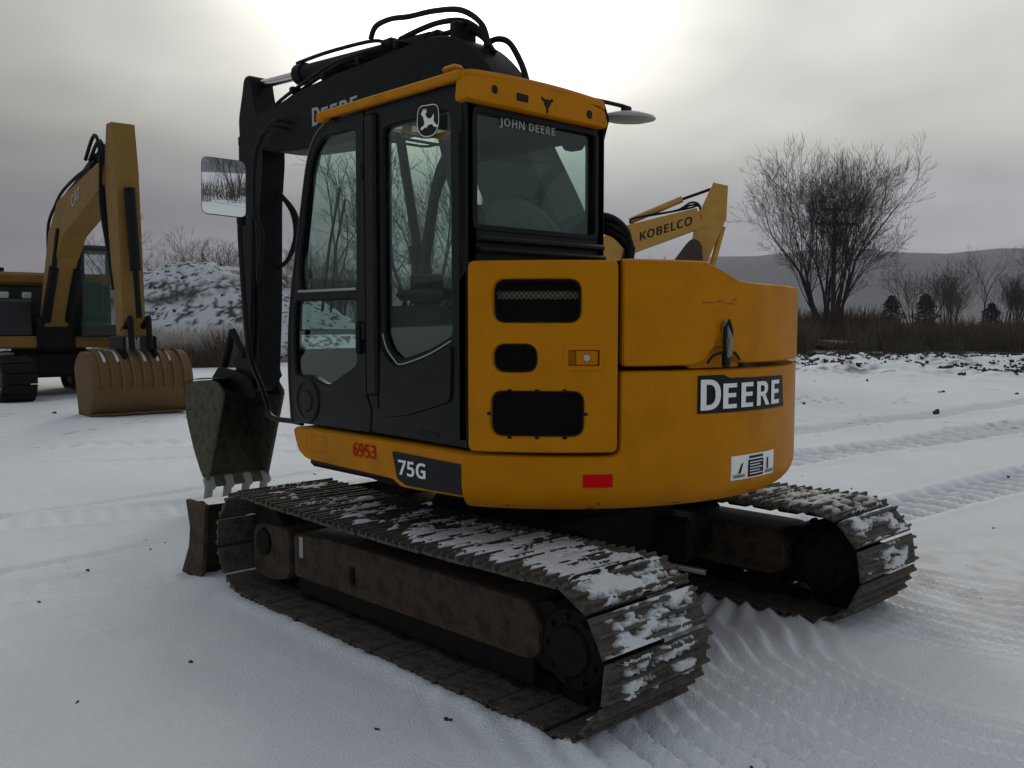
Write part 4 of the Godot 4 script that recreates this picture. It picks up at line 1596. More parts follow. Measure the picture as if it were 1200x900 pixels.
func make_house(E: Node3D) -> void:
	var y: StandardMaterial3D = M.yellow_paint
	# counterweight: low under the engine door, tall behind it
	var cw := MB.new()
	var notch := deg_u(33.3)
	var poly := rounded([Vector2(deg_u(63.8), 0.715), Vector2(deg_u(-64), 0.715), Vector2(deg_u(-64), 1.296), Vector2(notch, 1.296), Vector2(notch, 0.965), Vector2(notch - 0.03, 0.952), Vector2(deg_u(63.8), 0.955)], 0.02)
	var poly2 := PackedVector2Array()
	for p in poly:
		poly2.append(p)
	cw.panel(poly2, [], tail(0.0), 0.30, 0.012, 0.05, true, [0.6, 0.73, 0.745, 0.765, 0.79, 0.815, 0.84, 1.5])
	part("counterweight", cw, y, E)
	var hood := MB.new()
	var ha := deg_u(12.2) - 0.085
	var hb := deg_u(12.2) + 0.13
	var arch := [Vector2(ha - 0.05, 1.315), Vector2(ha + 0.02, 1.335), Vector2(ha + 0.055, 1.385), Vector2((ha + hb) / 2, 1.395), Vector2(hb - 0.05, 1.38), Vector2(hb - 0.02, 1.335), Vector2(hb + 0.04, 1.318)]
	var ho := [Vector2(deg_u(33.0), 1.315)] + arch + [Vector2(deg_u(-64), 1.315), Vector2(deg_u(-64), 1.655), Vector2(deg_u(0), 1.665), Vector2(deg_u(6.2), 1.672), Vector2(deg_u(15.2), 1.748), Vector2(deg_u(33.0), 1.75)]
	hood.panel(rounded(ho, 0.022), [], straight_tail(0.004), 0.05, 0.014, 0.05)
	part("engine_hood", hood, y, E)
	# lid closing the top of the hood
	var lid := MB.new()
	var pts := []
	for i in 49:
		var t := lerpf(33.0, -64.0, i / 48.0)
		var z := 1.748 if t > 15.2 else (lerpf(1.748, 1.672, (15.2 - t) / 9.0) if t > 6.2 else 1.665)
		for j in 3:
			var k := lerpf(1.0, 0.42, j / 2.0)
			var r := (RAD - 0.012) * k
			pts.append(Vector3(-r * cos(deg_to_rad(t)), r * sin(deg_to_rad(t)), z - 0.003))
	lid.grid(pts, 49, 3)
	part("hood_lid", lid, y, E)
	var lid2 := MB.new()
	pts = []
	for i in 25:
		var t := lerpf(63.0, 33.0, i / 24.0)
		for j in 3:
			var r := (RAD - 0.02) * lerpf(1.0, 0.42, j / 2.0)
			pts.append(Vector3(-r * cos(deg_to_rad(t)), r * sin(deg_to_rad(t)), 1.738))
	lid2.grid(pts, 25, 3)
	part("engine_lid", lid2, y, E)
	# tab behind the arch, with its latch
	var tab := MB.new()
	tab.panel(rounded([Vector2(ha - 0.06, 1.30), Vector2(hb + 0.05, 1.30), Vector2(hb - 0.01, 1.40), Vector2(ha + 0.01, 1.40)], 0.03), [], straight_tail(-0.03), 0.02, 0.006, 0.05)
	part("latch_tab", tab, y, E)
	var L := node("hood_latch", E)
	var mp := straight_tail(0.0)
	var c := (ha + hb) / 2 + 0.012
	var lt := MB.new()
	var P := func(u: float, v: float, o: float) -> Vector3: return mp.call(u, v, -o)
	lt.tube([P.call(c, 1.335, 0.0), P.call(c, 1.36, 0.035), P.call(c, 1.42, 0.04), P.call(c - 0.004, 1.50, 0.012)], [0.010, 0.012, 0.011, 0.009], 8)
	part("latch_bar", lt, M.tooth_steel, L)
	var hk := MB.new()
	hk.tube([P.call(c - 0.012, 1.37, 0.02), P.call(c - 0.024, 1.42, 0.03), P.call(c - 0.02, 1.47, 0.03), P.call(c, 1.50, 0.03), P.call(c + 0.014, 1.46, 0.03), P.call(c + 0.012, 1.40, 0.03)], 0.008, 8)
	hk.tube([P.call(c - 0.10, 1.325, 0.012), P.call(c - 0.075, 1.355, 0.018), P.call(c - 0.03, 1.368, 0.02), P.call(c + 0.05, 1.365, 0.02), P.call(c + 0.085, 1.335, 0.014)], 0.006, 6)
	hk.box(P.call(c, 1.335, 0.016), Vector3(0.03, 0.034, 0.06), 0.006)
	part("latch_hook", hk, M.black_trim, L)
	# scrapes through the paint beside the latch, and rust at the lower edge
	for k in [[-0.10, 1.575, 0.085, 0.010, 0.02], [-0.03, 1.582, 0.05, 0.012, 0.35], [0.035, 1.572, 0.09, 0.006, -0.03], [-0.02, 1.47, 0.012, 0.05, 0.0], [0.06, 1.59, 0.03, 0.018, 0.6], [-0.045, 1.41, 0.02, 0.035, 0.2]]:
		var sc := MB.new()
		var q := PackedVector2Array()
		for i in 9:
			var a := TAU * i / 9
			var rr := rng.randf_range(0.6, 1.1)
			q.append(Vector2(c + k[0] + cos(a) * k[2] * 0.5 * rr + sin(a) * k[3] * k[4], k[1] + sin(a) * k[3] * 0.5 * rr + cos(a) * k[2] * 0.5 * k[4] * 0.4))
		sc.panel(q, [], straight_tail(0.0046), 0.0005, 0.0002, 0.04, false)
		part("paint_scrape", sc, M.scraped_paint, E)
	for k in [[deg_u(38.6), 0.728, 0.05, 0.010], [deg_u(37.0), 0.748, 0.012, 0.016], [deg_u(20.0), 0.735, 0.06, 0.007], [deg_u(-2.0), 0.74, 0.09, 0.008], [deg_u(55.0), 0.74, 0.03, 0.008]]:
		var sc := MB.new()
		var q := PackedVector2Array()
		for i in 9:
			var a := TAU * i / 9
			var rr := rng.randf_range(0.55, 1.1)
			q.append(Vector2(k[0] + cos(a) * k[2] * 0.5 * rr, k[1] + sin(a) * k[3] * 0.5 * rr))
		sc.panel(q, [], tail(0.0006), 0.0005, 0.0002, 0.04, false)
		part("paint_scrape", sc, M.rust_spot, E)
	# engine door
	var D := node("engine_door", E)
	var v1 := [deg_u(57.1), 1.492, deg_u(40.7), 1.668]
	var v2 := [deg_u(57.1), 1.292, deg_u(48.8), 1.408]
	var v3 := [deg_u(57.6), 1.032, deg_u(40.1), 1.218]
	var hs := []
	for k in [v1, v2, v3]:
		hs.append(rrect(k[0], k[1], k[2], k[3], 0.052))
	var hr := [deg_u(44.0), 1.302, deg_u(36.6), 1.402]
	hs.append(rrect(hr[0] + 0.012, hr[1] + 0.012, hr[2] - 0.012, hr[3] - 0.012, 0.006))
	var dr := MB.new()
	dr.panel(rrect(deg_u(62.0), 0.968, deg_u(33.9), 1.742, 0.028), hs, straight_tail(0.012), 0.028, 0.008, 0.04)
	part("door_panel", dr, y, D)
	for k in [v1, v2, v3]:
		vent(D, k[0], k[1], k[2], k[3], k == v3)
	for k in 8:
		var cu: float = lerpf(v3[0] + 0.08, v3[2] - 0.08, (k % 3) / 2.0) if k < 6 else (v3[0] - 0.004 if k == 6 else v3[2] + 0.004)
		var cz: float = (v3[3] + 0.002 if k < 3 else v3[1] - 0.002) if k < 6 else (v3[1] + v3[3]) * 0.5
		var clip := MB.new()
		var cp: Vector3 = straight_tail(0.013).call(cu, cz, 0.0)
		clip.box(cp, Vector3(0.006, 0.018, 0.012), 0.003, Basis(Vector3(0, 0, 1), cu / RAD))
		part("grille_clip", clip, M.black_trim, D)
	var hfr := MB.new()
	hfr.panel(rrect(hr[0], hr[1], hr[2], hr[3], 0.008), [rrect(hr[0] + 0.018, hr[1] + 0.018, hr[2] - 0.018, hr[3] - 0.018, 0.005)], straight_tail(0.016), 0.006, 0.002, 0.05)
	hfr.panel(rrect(hr[0] + 0.05, hr[1] + 0.02, hr[2] - 0.022, hr[3] - 0.02, 0.004), [], straight_tail(0.006), 0.006, 0.003, 0.05)
	hfr.panel(rrect(hr[0] + 0.012, hr[1] + 0.012, hr[2] - 0.012, hr[3] - 0.012, 0.003), [], straight_tail(-0.014), 0.004, 0.001, 0.05)
	part("door_handle", hfr, y, D)
	var lk := MB.new()
	var lp: Vector3 = straight_tail(0.0).call(deg_u(39.8), 1.352, -0.006)
	lk.lathe(lp, Vector3(lp.x, lp.y, 0), [[0, 0.013], [0.006, 0.013], [0.008, 0.006], [0.005, 0.0]], 14)
	part("door_lock", lk, M.bright_steel, D)
	# engine bay seen through the vents
	var bay := MB.new()
	bay.panel(rrect(deg_u(61), 0.98, deg_u(35), 1.73, 0.02), [], straight_tail(-0.16), 0.01, 0.002, 0.05)
	part("engine_bay", bay, M.black_rubber, E)
	var pipe := MB.new()
	var pp := []
	for i in 9:
		pp.append(straight_tail(0.0).call(lerpf(deg_u(57), deg_u(41), i / 8.0), 1.605, 0.07))
	pipe.tube(pp, 0.018, 8)
	part("engine_pipe", pipe, M.cut_wood, E)
	# deck and sill
	var dk := MB.new()
	dk.box(Vector3(0.1, 0.0, 0.84), Vector3(1.30, 2.10, 0.19), 0.02)
	dk.lathe(Vector3(0, 0, 0.73), Vector3(0, 0, 1), [[0, 0], [0, 1.02], [0.02, 1.04], [0.2, 1.04], [0.2, 0]], 48)
	dk.box(Vector3(-0.2, -0.2, 1.30), Vector3(0.8, 1.5, 0.80), 0.02)
	part("deck", dk, M.black_trim, E)
	var sl := MB.new()
	sl.panel(rounded(xz([-0.545, 0.953, 0.80, 0.953, 0.815, 0.93, 0.77, 0.83, 0.69, 0.793, -0.05, 0.782, -0.12, 0.752, -0.545, 0.765]), 0.022), [], side(1.10), 0.20, 0.012, 0.3)
	part("side_sill", sl, y, E)
	var hatch := MB.new()
	hatch.panel(rrect(-0.69, 0.838, -0.50, 0.925, 0.006), [rrect(-0.685, 0.843, -0.505, 0.92, 0.004)], side(1.102), 0.004, 0.001, 0.2)
	part("sill_hatch", hatch, y, E)
	var fs := MB.new()
	fs.box(Vector3(0.70, 0.1, 0.87), Vector3(0.12, 1.7, 0.16), 0.02)
	part("front_sill", fs, y, E)
	# right-hand tank and covers, mostly hidden behind the cab
	var tk := MB.new()
	tk.box(Vector3(0.10, -0.78, 1.25), Vector3(1.05, 0.62, 0.62), 0.04)
	part("fuel_tank", tk, y, E)
	# bearing and carbody
	var cb := MB.new()
	cb.lathe(Vector3(0, 0, 0.56), Vector3(0, 0, 1), [[0, 0], [0, 0.52], [0.06, 0.52], [0.07, 0.48], [0.18, 0.48], [0.18, 0]], 40)
	part("swing_bearing", cb, M.greasy_steel, E)
	var x := MB.new()
	x.box(Vector3(0, 0, 0.43), Vector3(0.95, 0.95, 0.27), 0.03)
	for sx in [-1.0, 1.0]:
		for sy in [-1.0, 1.0]:
			x.box(Vector3(0.42 * sx, 0.58 * sy, 0.36), Vector3(0.30, 0.62, 0.24), 0.03, Basis(Vector3(0, 0, 1), 0.35 * sx * sy))
	part("carbody", x, M.greasy_steel, E)
	for k in 2:
		var rods := MB.new()
		if k == 0:
			rods.tube([Vector3(-0.80, 0.42, 0.46), Vector3(-0.98, 0.36, 0.45)], 0.014, 8)
		else:
			rods.tube([Vector3(-0.86, 0.10, 0.36), Vector3(-1.02, 0.04, 0.345)], 0.014, 8)
		part("drain_pipe", rods, M.bright_steel, E)
	# markings
	var p75 := MB.new()
	p75.panel(rounded(xz([-0.057, 0.912, -0.542, 0.905, -0.542, 0.775, -0.16, 0.768, -0.095, 0.79]), 0.012), [], side(1.1045), 0.004, 0.001, 0.3)
	part("model_plate", p75, M.dark_vinyl, E)
	letters("model_number", "75G", Vector2(0.108, 0.812), 0.066, 1.25, side(1.105), M.white_vinyl, E)
	letters("stencil_number", "6953", Vector2(-0.258, 0.856), 0.064, 1.0, side(1.1015), M.red_paint, E, 0.01, 0.002, true)
	var ref := MB.new()
	ref.panel(rrect(deg_u(40.3), 0.824, deg_u(34.7), 0.878, 0.003), [], tail(0.004), 0.003, 0.001, 0.04)
	part("reflector", ref, M.red_vinyl, E)
	var U0 := deg_u(16.5)
	var pl := MB.new()
	pl.panel(PackedVector2Array([Vector2(U0 - 0.012, 1.112), Vector2(deg_u(-12.6), 1.108), Vector2(deg_u(-11.6), 1.252), Vector2(U0 + 0.17, 1.258), Vector2(U0 + 0.13, 1.272), Vector2(U0 - 0.012, 1.272)]), [], tail(0.003), 0.003, 0.001, 0.04)
	part("name_plate", pl, M.dark_vinyl, E)
	var w := letters("name_lettering", "D", Vector2(U0, 1.126), 0.128, 1.12, tail(0.004), M.white_vinyl, E)
	letters("name_lettering", "EERE", Vector2(U0 + w + 0.014, 1.128), 0.106, 1.36, tail(0.004), M.white_vinyl, E)
	var st := node("warning_label", E)
	var s0 := deg_u(8.0)
	var s1 := deg_u(-7.6)
	var lp2 := MB.new()
	lp2.panel(PackedVector2Array([Vector2(s0, 0.812), Vector2(s1, 0.812), Vector2(s1, 0.918), Vector2(s0, 0.918)]), [], tail(0.003), 0.003, 0.001, 0.04)
	part("label_sheet", lp2, M.white_vinyl, st)
	var blk := MB.new()
	blk.panel(PackedVector2Array([Vector2(s0 + 0.115, 0.818), Vector2(s0 + 0.235, 0.818), Vector2(s0 + 0.235, 0.893), Vector2(s0 + 0.115, 0.893)]), [], tail(0.0045), 0.001, 0.0003, 0.04)
	blk.panel(PackedVector2Array([Vector2(s0 + 0.045, 0.838), Vector2(s0 + 0.062, 0.842), Vector2(s0 + 0.078, 0.885), Vector2(s0 + 0.066, 0.88)]), [], tail(0.0045), 0.001, 0.0003, 0.04)
	blk.panel(PackedVector2Array([Vector2(s0 + 0.268, 0.84), Vector2(s0 + 0.28, 0.84), Vector2(s0 + 0.28, 0.89), Vector2(s0 + 0.268, 0.89)]), [], tail(0.0045), 0.001, 0.0003, 0.04)
	for k in 6:
		var u := s0 + 0.012 + (0.24 if k > 2 else 0.0)
		blk.panel(PackedVector2Array([Vector2(u, 0.822 + 0.005 * (k % 3)), Vector2(u + 0.08, 0.822 + 0.005 * (k % 3)), Vector2(u + 0.08, 0.824 + 0.005 * (k % 3)), Vector2(u, 0.824 + 0.005 * (k % 3))]), [], tail(0.0045), 0.001, 0.0002, 0.04)
	blk.panel(PackedVector2Array([Vector2(s0 + 0.12, 0.900), Vector2(s0 + 0.23, 0.900), Vector2(s0 + 0.23, 0.911), Vector2(s0 + 0.12, 0.911)]), [], tail(0.0045), 0.001, 0.0003, 0.04)
	part("label_print", blk, M.dark_vinyl, st)
	var wl := MB.new()
	for k in 5:
		var z := 0.83 + 0.0125 * k
		wl.panel(PackedVector2Array([Vector2(s0 + 0.125, z), Vector2(s0 + 0.225 - 0.02 * (k % 2), z), Vector2(s0 + 0.225 - 0.02 * (k % 2), z + 0.004), Vector2(s0 + 0.125, z + 0.004)]), [], tail(0.006), 0.001, 0.0002, 0.04)
	part("label_text", wl, M.white_vinyl, st)
	# hoses looping behind the cab
	for k in 3:
		var hs2 := MB.new()
		var dy := 0.045 * k
		hs2.tube(smooth([Vector3(0.25, -0.05 - dy, 1.75), Vector3(-0.05, 0.0 - dy, 2.0 - 0.02 * k), Vector3(-0.25, -0.10 - dy * 0.6, 2.04 - 0.035 * k), Vector3(-0.30, -0.22 - dy * 0.4, 1.98 - 0.045 * k), Vector3(-0.30, -0.26 - dy * 0.2, 1.86), Vector3(-0.28, -0.25, 1.66)], 6), 0.024, 8)
		part("boom_hose", hs2, M.black_rubber, E)


func make_boom(E: Node3D) -> void:
	var B := node("boom", E)
	var y0 := 0.03
	var w := 0.27
	var mb := MB.new()
	var out := rounded(xz([3.20, 2.87, 3.26, 2.98, 3.20, 3.07, 2.80, 3.105, 2.50, 3.15, 2.10, 3.175, 1.60, 3.185, 1.22, 3.20, 0.95, 3.195, 0.78, 3.155, 0.64, 3.075, 0.50, 2.95, 0.39, 2.80, 0.24, 2.50, 0.05, 2.20, -0.06, 2.0, -0.10, 1.6, -0.08, 1.20, 0.02, 1.12, 0.16, 1.16, 0.27, 1.50, 0.42, 1.95, 0.62, 2.35, 0.92, 2.62, 1.25, 2.72, 2.0, 2.70, 2.6, 2.735, 3.0, 2.78]), 0.09, 4)
	mb.panel(out, [], side(y0), w, 0.014, 0.5)
	part("boom_body", mb, M.boom_paint, B)
	letters("boom_lettering", "D", Vector2(-2.33, 2.865), 0.125, 1.05, side(y0), M.pale_vinyl, B, 0.03)
	letters("boom_lettering", "EERE", Vector2(-2.21, 2.872), 0.10, 1.45, side(y0), M.pale_vinyl, B, 0.03)
	var cy := y0 - w * 0.5
	# arm cylinder on the back of the boom
	var cl := MB.new()
	cl.tube([Vector3(1.15, cy, 3.225), Vector3(2.66, cy, 3.315)], 0.062, 16)
	cl.cyl(Vector3(2.62, cy, 3.313), Vector3(2.72, cy, 3.319), 0.078, 0.006)
	cl.box(Vector3(1.12, cy, 3.215), Vector3(0.16, 0.1, 0.13), 0.03)
	part("arm_cylinder", cl, M.boom_paint, B)
	var rod := MB.new()
	rod.cyl(Vector3(2.70, cy, 3.318), Vector3(3.42, cy, 3.362), 0.034, 0.003, 14)
	part("arm_cylinder_rod", rod, M.chrome, B)
	# steel lines clamped along the top
	var ln := MB.new()
	for k in 2:
		var yy := y0 - 0.02 - 0.05 * k
		ln.tube(smooth([Vector3(2.98, yy, 3.05), Vector3(2.80, yy, 3.13), Vector3(2.2, yy, 3.245), Vector3(1.95, yy, 3.26), Vector3(1.5, yy, 3.25)]), 0.013, 6)
	ln.tube(smooth([Vector3(2.72, cy + 0.02, 3.40), Vector3(2.3, cy + 0.02, 3.395), Vector3(1.75, cy + 0.02, 3.355), Vector3(1.60, cy, 3.30)]), 0.013, 6)
	for k in 4:
		ln.box(Vector3(2.6 - 0.42 * k, y0 - 0.045, 3.165 + 0.02 * k), Vector3(0.05, 0.12, 0.05), 0.01)
	part("hydraulic_line", ln, M.boom_paint, B)
	# hoses arching over the knee
	var arcs := [
		[[1.72, 3.35], [1.66, 3.42], [1.50, 3.43], [1.30, 3.40], [1.05, 3.375], [0.80, 3.32], [0.62, 3.20], [0.56, 3.06]],
		[[1.45, 3.30], [1.25, 3.315], [1.05, 3.315], [0.85, 3.28], [0.70, 3.20], [0.60, 3.08]],
		[[1.28, 3.25], [1.05, 3.255], [0.85, 3.235], [0.70, 3.16], [0.6, 3.05]],
		[[0.72, 3.13], [0.62, 3.14], [0.52, 3.10], [0.44, 3.00], [0.38, 2.88], [0.34, 2.72]]]
	for k in arcs.size():
		var path := []
		for q in arcs[k]:
			path.append(Vector3(q[0], cy + 0.06 - 0.04 * k, q[1]))
		var hm := MB.new()
		hm.tube(smooth(path), 0.018, 8)
		part("boom_hose", hm, M.black_rubber, B)
	var cla := MB.new()
	cla.box(Vector3(0.83, cy + 0.02, 3.20), Vector3(0.08, 0.16, 0.12), 0.015)
	part("hose_clamp", cla, M.boom_paint, B)
	cla = MB.new()
	cla.box(Vector3(1.52, cy + 0.02, 3.28), Vector3(0.12, 0.14, 0.06), 0.015)
	part("hose_clamp", cla, M.boom_paint, B)
	for s in [-1.0, 1.0]:
		var bc := MB.new()
		bc.tube([Vector3(0.75, cy + 0.2 * s, 1.05), Vector3(1.05, cy + 0.2 * s, 1.95)], 0.055, 12)
		bc.tube([Vector3(1.05, cy + 0.2 * s, 1.95), Vector3(1.28, cy + 0.17 * s, 2.74)], 0.03, 10)
		part("boom_cylinder", bc, M.boom_paint, B)
	# arm
	var A := node("arm", E)
	var am := MB.new()
	var ao := rounded(xz([3.30, 3.42, 3.40, 3.41, 3.43, 3.30, 3.50, 3.10, 3.47, 2.6, 3.46, 1.8, 3.45, 0.98, 3.36, 0.92, 3.26, 0.97, 3.20, 1.6, 3.17, 2.4, 3.12, 2.72, 3.12, 3.00, 3.22, 3.12, 3.27, 3.28]), 0.05, 4)
	am.panel(ao, [], side(y0 - 0.04), 0.19, 0.01, 0.6)
	part("arm_body", am, M.boom_paint, A)
	var bc2 := MB.new()
	bc2.tube([Vector3(3.58, cy, 2.92), Vector3(3.60, cy, 1.95)], 0.05, 12)
	bc2.box(Vector3(3.56, cy, 2.95), Vector3(0.14, 0.10, 0.12), 0.03)
	part("bucket_cylinder", bc2, M.boom_paint, A)
	var rod2 := MB.new()
	rod2.tube([Vector3(3.60, cy, 1.95), Vector3(3.62, cy, 1.42)], 0.028, 10)
	part("bucket_cylinder_rod", rod2, M.chrome, A)
	for s in [-0.12, 0.12]:
		var lk := MB.new()
		lk.tube([Vector3(3.62, cy + s, 1.42), Vector3(3.42, cy + s, 1.22)], 0.03, 8)
		lk.tube([Vector3(3.62, cy + s, 1.42), Vector3(3.86, cy + s, 0.98)], 0.032, 8)
		lk.box(Vector3(3.44, cy + s * 0.9, 1.12), Vector3(0.26, 0.04, 0.30), 0.015, Basis(Vector3(0, 1, 0), 0.5))
		part("bucket_link", lk, M.boom_paint, A)
	for k in 3:
		var hz := MB.new()
		var o := 0.05 * k
		hz.tube(smooth([Vector3(2.5 - o, y0 - 0.06, 2.80 + o), Vector3(2.80 - o, y0 + 0.05, 2.92 + o * 0.5), Vector3(3.02, y0 + 0.06, 2.80), Vector3(3.08, y0 + 0.06, 2.45 - o), Vector3(3.10 - o * 0.6, y0 + 0.02, 2.15), Vector3(3.16, y0, 1.9 - o)]), 0.017, 8)
		part("arm_hose", hz, M.black_rubber, A)
	for k in 2:
		var hz := MB.new()
		var o := 0.04 * k
		hz.tube(smooth([Vector3(3.14, -0.16, 2.50), Vector3(3.02 - o, -0.2, 2.34), Vector3(2.98 - o, -0.2, 2.15), Vector3(3.06, -0.18, 1.98), Vector3(3.17, -0.16, 1.92)]), 0.017, 8)
		part("arm_hose", hz, M.black_rubber, A)
	for k in 2:
		var pl := MB.new()
		pl.tube([Vector3(3.24, y0 - 0.025 + 0.01, 2.4), Vector3(3.27 + 0.05 * k, y0 - 0.025, 1.5), Vector3(3.33, y0 - 0.025, 1.15)], 0.012, 6)
		part("arm_line", pl, M.boom_paint, A)
	make_bucket(E, cy)


func make_bucket(E: Node3D, cy: float) -> void:
	var K := node("bucket", E)
	var half := 0.275
	cy += 0.03
	# outline of a side plate: ear by the arm pin, lip with the teeth, rounded shell
	var lip := Vector2(3.76, 0.17)
	var shell := [Vector2(3.44, 0.92), Vector2(3.56, 1.02), Vector2(3.85, 1.01), Vector2(4.12, 0.98), Vector2(4.16, 0.86), Vector2(4.10, 0.66), Vector2(3.98, 0.42), Vector2(3.86, 0.25), lip]
	var sp := []
	for p in shell:
		sp.append(p.x)
		sp.append(p.y)
	for s in [1.0, -1.0]:
		var m := MB.new()
		m.panel(rounded(xz(sp), 0.03), [], side(cy + half * s + (0.0 if s > 0 else 0.02)), 0.02, 0.004, 0.5)
		part("side_plate", m, M.bucket_steel, K)
		var ed := MB.new()
		ed.tube([Vector3(3.46, cy + half * s * 0.985, 0.90), Vector3(3.76, cy + half * s * 0.985, 0.17)], 0.014, 4)
		part("side_cutter", ed, M.track_steel, K)
	var m2 := MB.new()
	for i in range(1, shell.size() - 1):
		var a: Vector2 = shell[i]
		var b: Vector2 = shell[i + 1]
		var n := Vector2(b.y - a.y, a.x - b.x).normalized() * -0.02
		for t in [Vector2.ZERO, n]:
			var q := [Vector3(a.x + t.x, cy - half + 0.004, a.y + t.y), Vector3(a.x + t.x, cy + half - 0.004, a.y + t.y), Vector3(b.x + t.x, cy + half - 0.004, b.y + t.y), Vector3(b.x + t.x, cy - half + 0.004, b.y + t.y)]
			m2.quad(q[0], q[1], q[2], q[3])
	part("bucket_shell", m2, M.bucket_steel, K)
	var lp := MB.new()
	lp.box(Vector3(3.765, cy, 0.175), Vector3(0.10, 2 * half, 0.03), 0.006, Basis(Vector3(0, 1, 0), -1.0))
	part("cutting_lip", lp, M.bucket_steel, K)
	for s in [-0.12, 0.12]:
		var ears := MB.new()
		ears.panel(rounded(xz([3.22, 0.90, 3.30, 1.06, 3.5, 1.10, 3.80, 1.12, 3.93, 1.02, 3.9, 0.98, 3.4, 0.9]), 0.03), [], side(cy + s + 0.015), 0.03, 0.004, 0.5)
		part("mounting_ear", ears, M.boom_paint, K)
	for k in 4:
		var t := MB.new()
		var y := cy + lerpf(0.25, -0.25, k / 3.0)
		t.box(Vector3(3.765, y, 0.16), Vector3(0.11, 0.08, 0.065), 0.012, Basis(Vector3(0, 1, 0), -1.05))
		var pts := [Vector3(3.775, y, 0.15), Vector3(3.80, y, 0.06)]
		t.box((pts[0] + pts[1]) * 0.5 - Vector3(0, 0, 0.012), Vector3(0.05, 0.066, 0.18), 0.016, Basis(Vector3(0, 1, 0), -0.25))
		part("tooth", t, M.tooth_steel, K)


func make_mirrors(E: Node3D) -> void:
	var L := node("side_mirror", E)
	var c := Vector3(1.06, 1.335, 2.185)
	# turned so that it looks back along the machine and a little out
	var nn := Vector3(-1.748, 0.95, -0.153).normalized()
	var ex := Vector3(0, 0, 1).cross(nn).normalized()   # to the right in the glass
	var ey := nn.cross(ex)
	var mp := func(u: float, v: float, d: float) -> Vector3: return c + ex * u + ey * v - nn * d
	var sh := MB.new()
	var o := rounded([Vector2(-0.115, -0.135), Vector2(0.108, -0.155), Vector2(0.112, 0.135), Vector2(-0.108, 0.155)], 0.035)
	sh.panel(o, [], mp, 0.05, 0.012, 0.3)
	part("mirror_housing", sh, M.black_trim, L)
	var g := MB.new()
	if Geometry2D.is_polygon_clockwise(o):
		o.reverse()
	g.panel(MB.inset(o, 0.007), [], func(u: float, v: float, d: float) -> Vector3: return mp.call(u, v, d - 0.002), 0.001, 0.0, 0.5, false)
	part("mirror_glass", g, M.mirror_glass, L)
	var st := MB.new()
	st.tube(smooth([c - nn * 0.04 + ex * 0.09 - ey * 0.13, Vector3(1.07, 1.245, 1.98), Vector3(1.055, 1.235, 1.6), Vector3(1.08, 1.20, 1.33), Vector3(1.22, 1.06, 1.14), Vector3(1.274, 1.0, 1.045), Vector3(1.255, 1.0, 0.985), Vector3(1.18, 1.0, 0.957), Vector3(1.0, 1.0, 0.958), Vector3(0.86, 1.02, 0.958)]), 0.015, 8)
	st.box(c - nn * 0.03 + ex * 0.085 - ey * 0.165, Vector3(0.04, 0.05, 0.06), 0.01)
	part("mirror_stay", st, M.black_trim, L)
	var R := node("round_mirror", E)
	var rc := Vector3(-0.47, -0.04, 2.500)
	var d := MB.new()
	d.lathe(rc, Vector3(0.1, -0.05, -1.0), [[-0.03, 0.0], [-0.028, 0.06], [-0.012, 0.125], [0.0, 0.138], [0.004, 0.138], [0.012, 0.13], [0.024, 0.08], [0.028, 0.0]], 32)
	part("mirror_disc", d, M.pale_vinyl, R)
	var ar := MB.new()
	ar.tube(smooth([Vector3(-0.45, 0.29, 2.50), Vector3(-0.45, 0.25, 2.545), Vector3(-0.455, 0.20, 2.552), Vector3(-0.465, 0.0, 2.552), Vector3(-0.468, -0.03, 2.548)]), 0.010, 8)
	ar.tube([Vector3(-0.46, 0.14, 2.55), Vector3(-0.46, 0.10, 2.47), Vector3(-0.45, 0.13, 2.36), Vector3(-0.45, 0.18, 2.22)], 0.009, 8)
	ar.box(Vector3(-0.468, -0.03, 2.54), Vector3(0.04, 0.05, 0.03), 0.008)
	part("mirror_stay", ar, M.black_trim, R)


func make_excavator() -> void:
	var E := node("excavator")
	tag(E, "yellow and charcoal tracked excavator seen from behind, snow packed on its tracks", "excavator", "excavators in the yard")
	make_house(E)
	make_cab(E)
	make_track(E, 1.0)
	make_track(E, -1.0)
	make_blade(E)
	make_boom(E)
	make_mirrors(E)


# ---------------------------------------------------------------- the two machines behind
func beam(mb: MB, a: Vector3, b: Vector3, ha: float, hb: float, w: float) -> void:
	# tapering box beam in the x-z plane, centred on y
	var t := (b - a).normalized()
	var u := Vector3(-t.z, 0, t.x)
	var p := [a + u * ha, a - u * ha, b - u * hb, b + u * hb]
	var s := Vector3(0, w * 0.5, 0)
	var ctr := (a + b) * 0.5
	mb.quado(p[0] + s, p[1] + s, p[2] + s, p[3] + s, ctr)
	mb.quado(p[0] - s, p[1] - s, p[2] - s, p[3] - s, ctr)
	for i in 4:
		var j := (i + 1) % 4
		mb.quado(p[i] + s, p[j] + s, p[j] - s, p[i] - s, ctr)


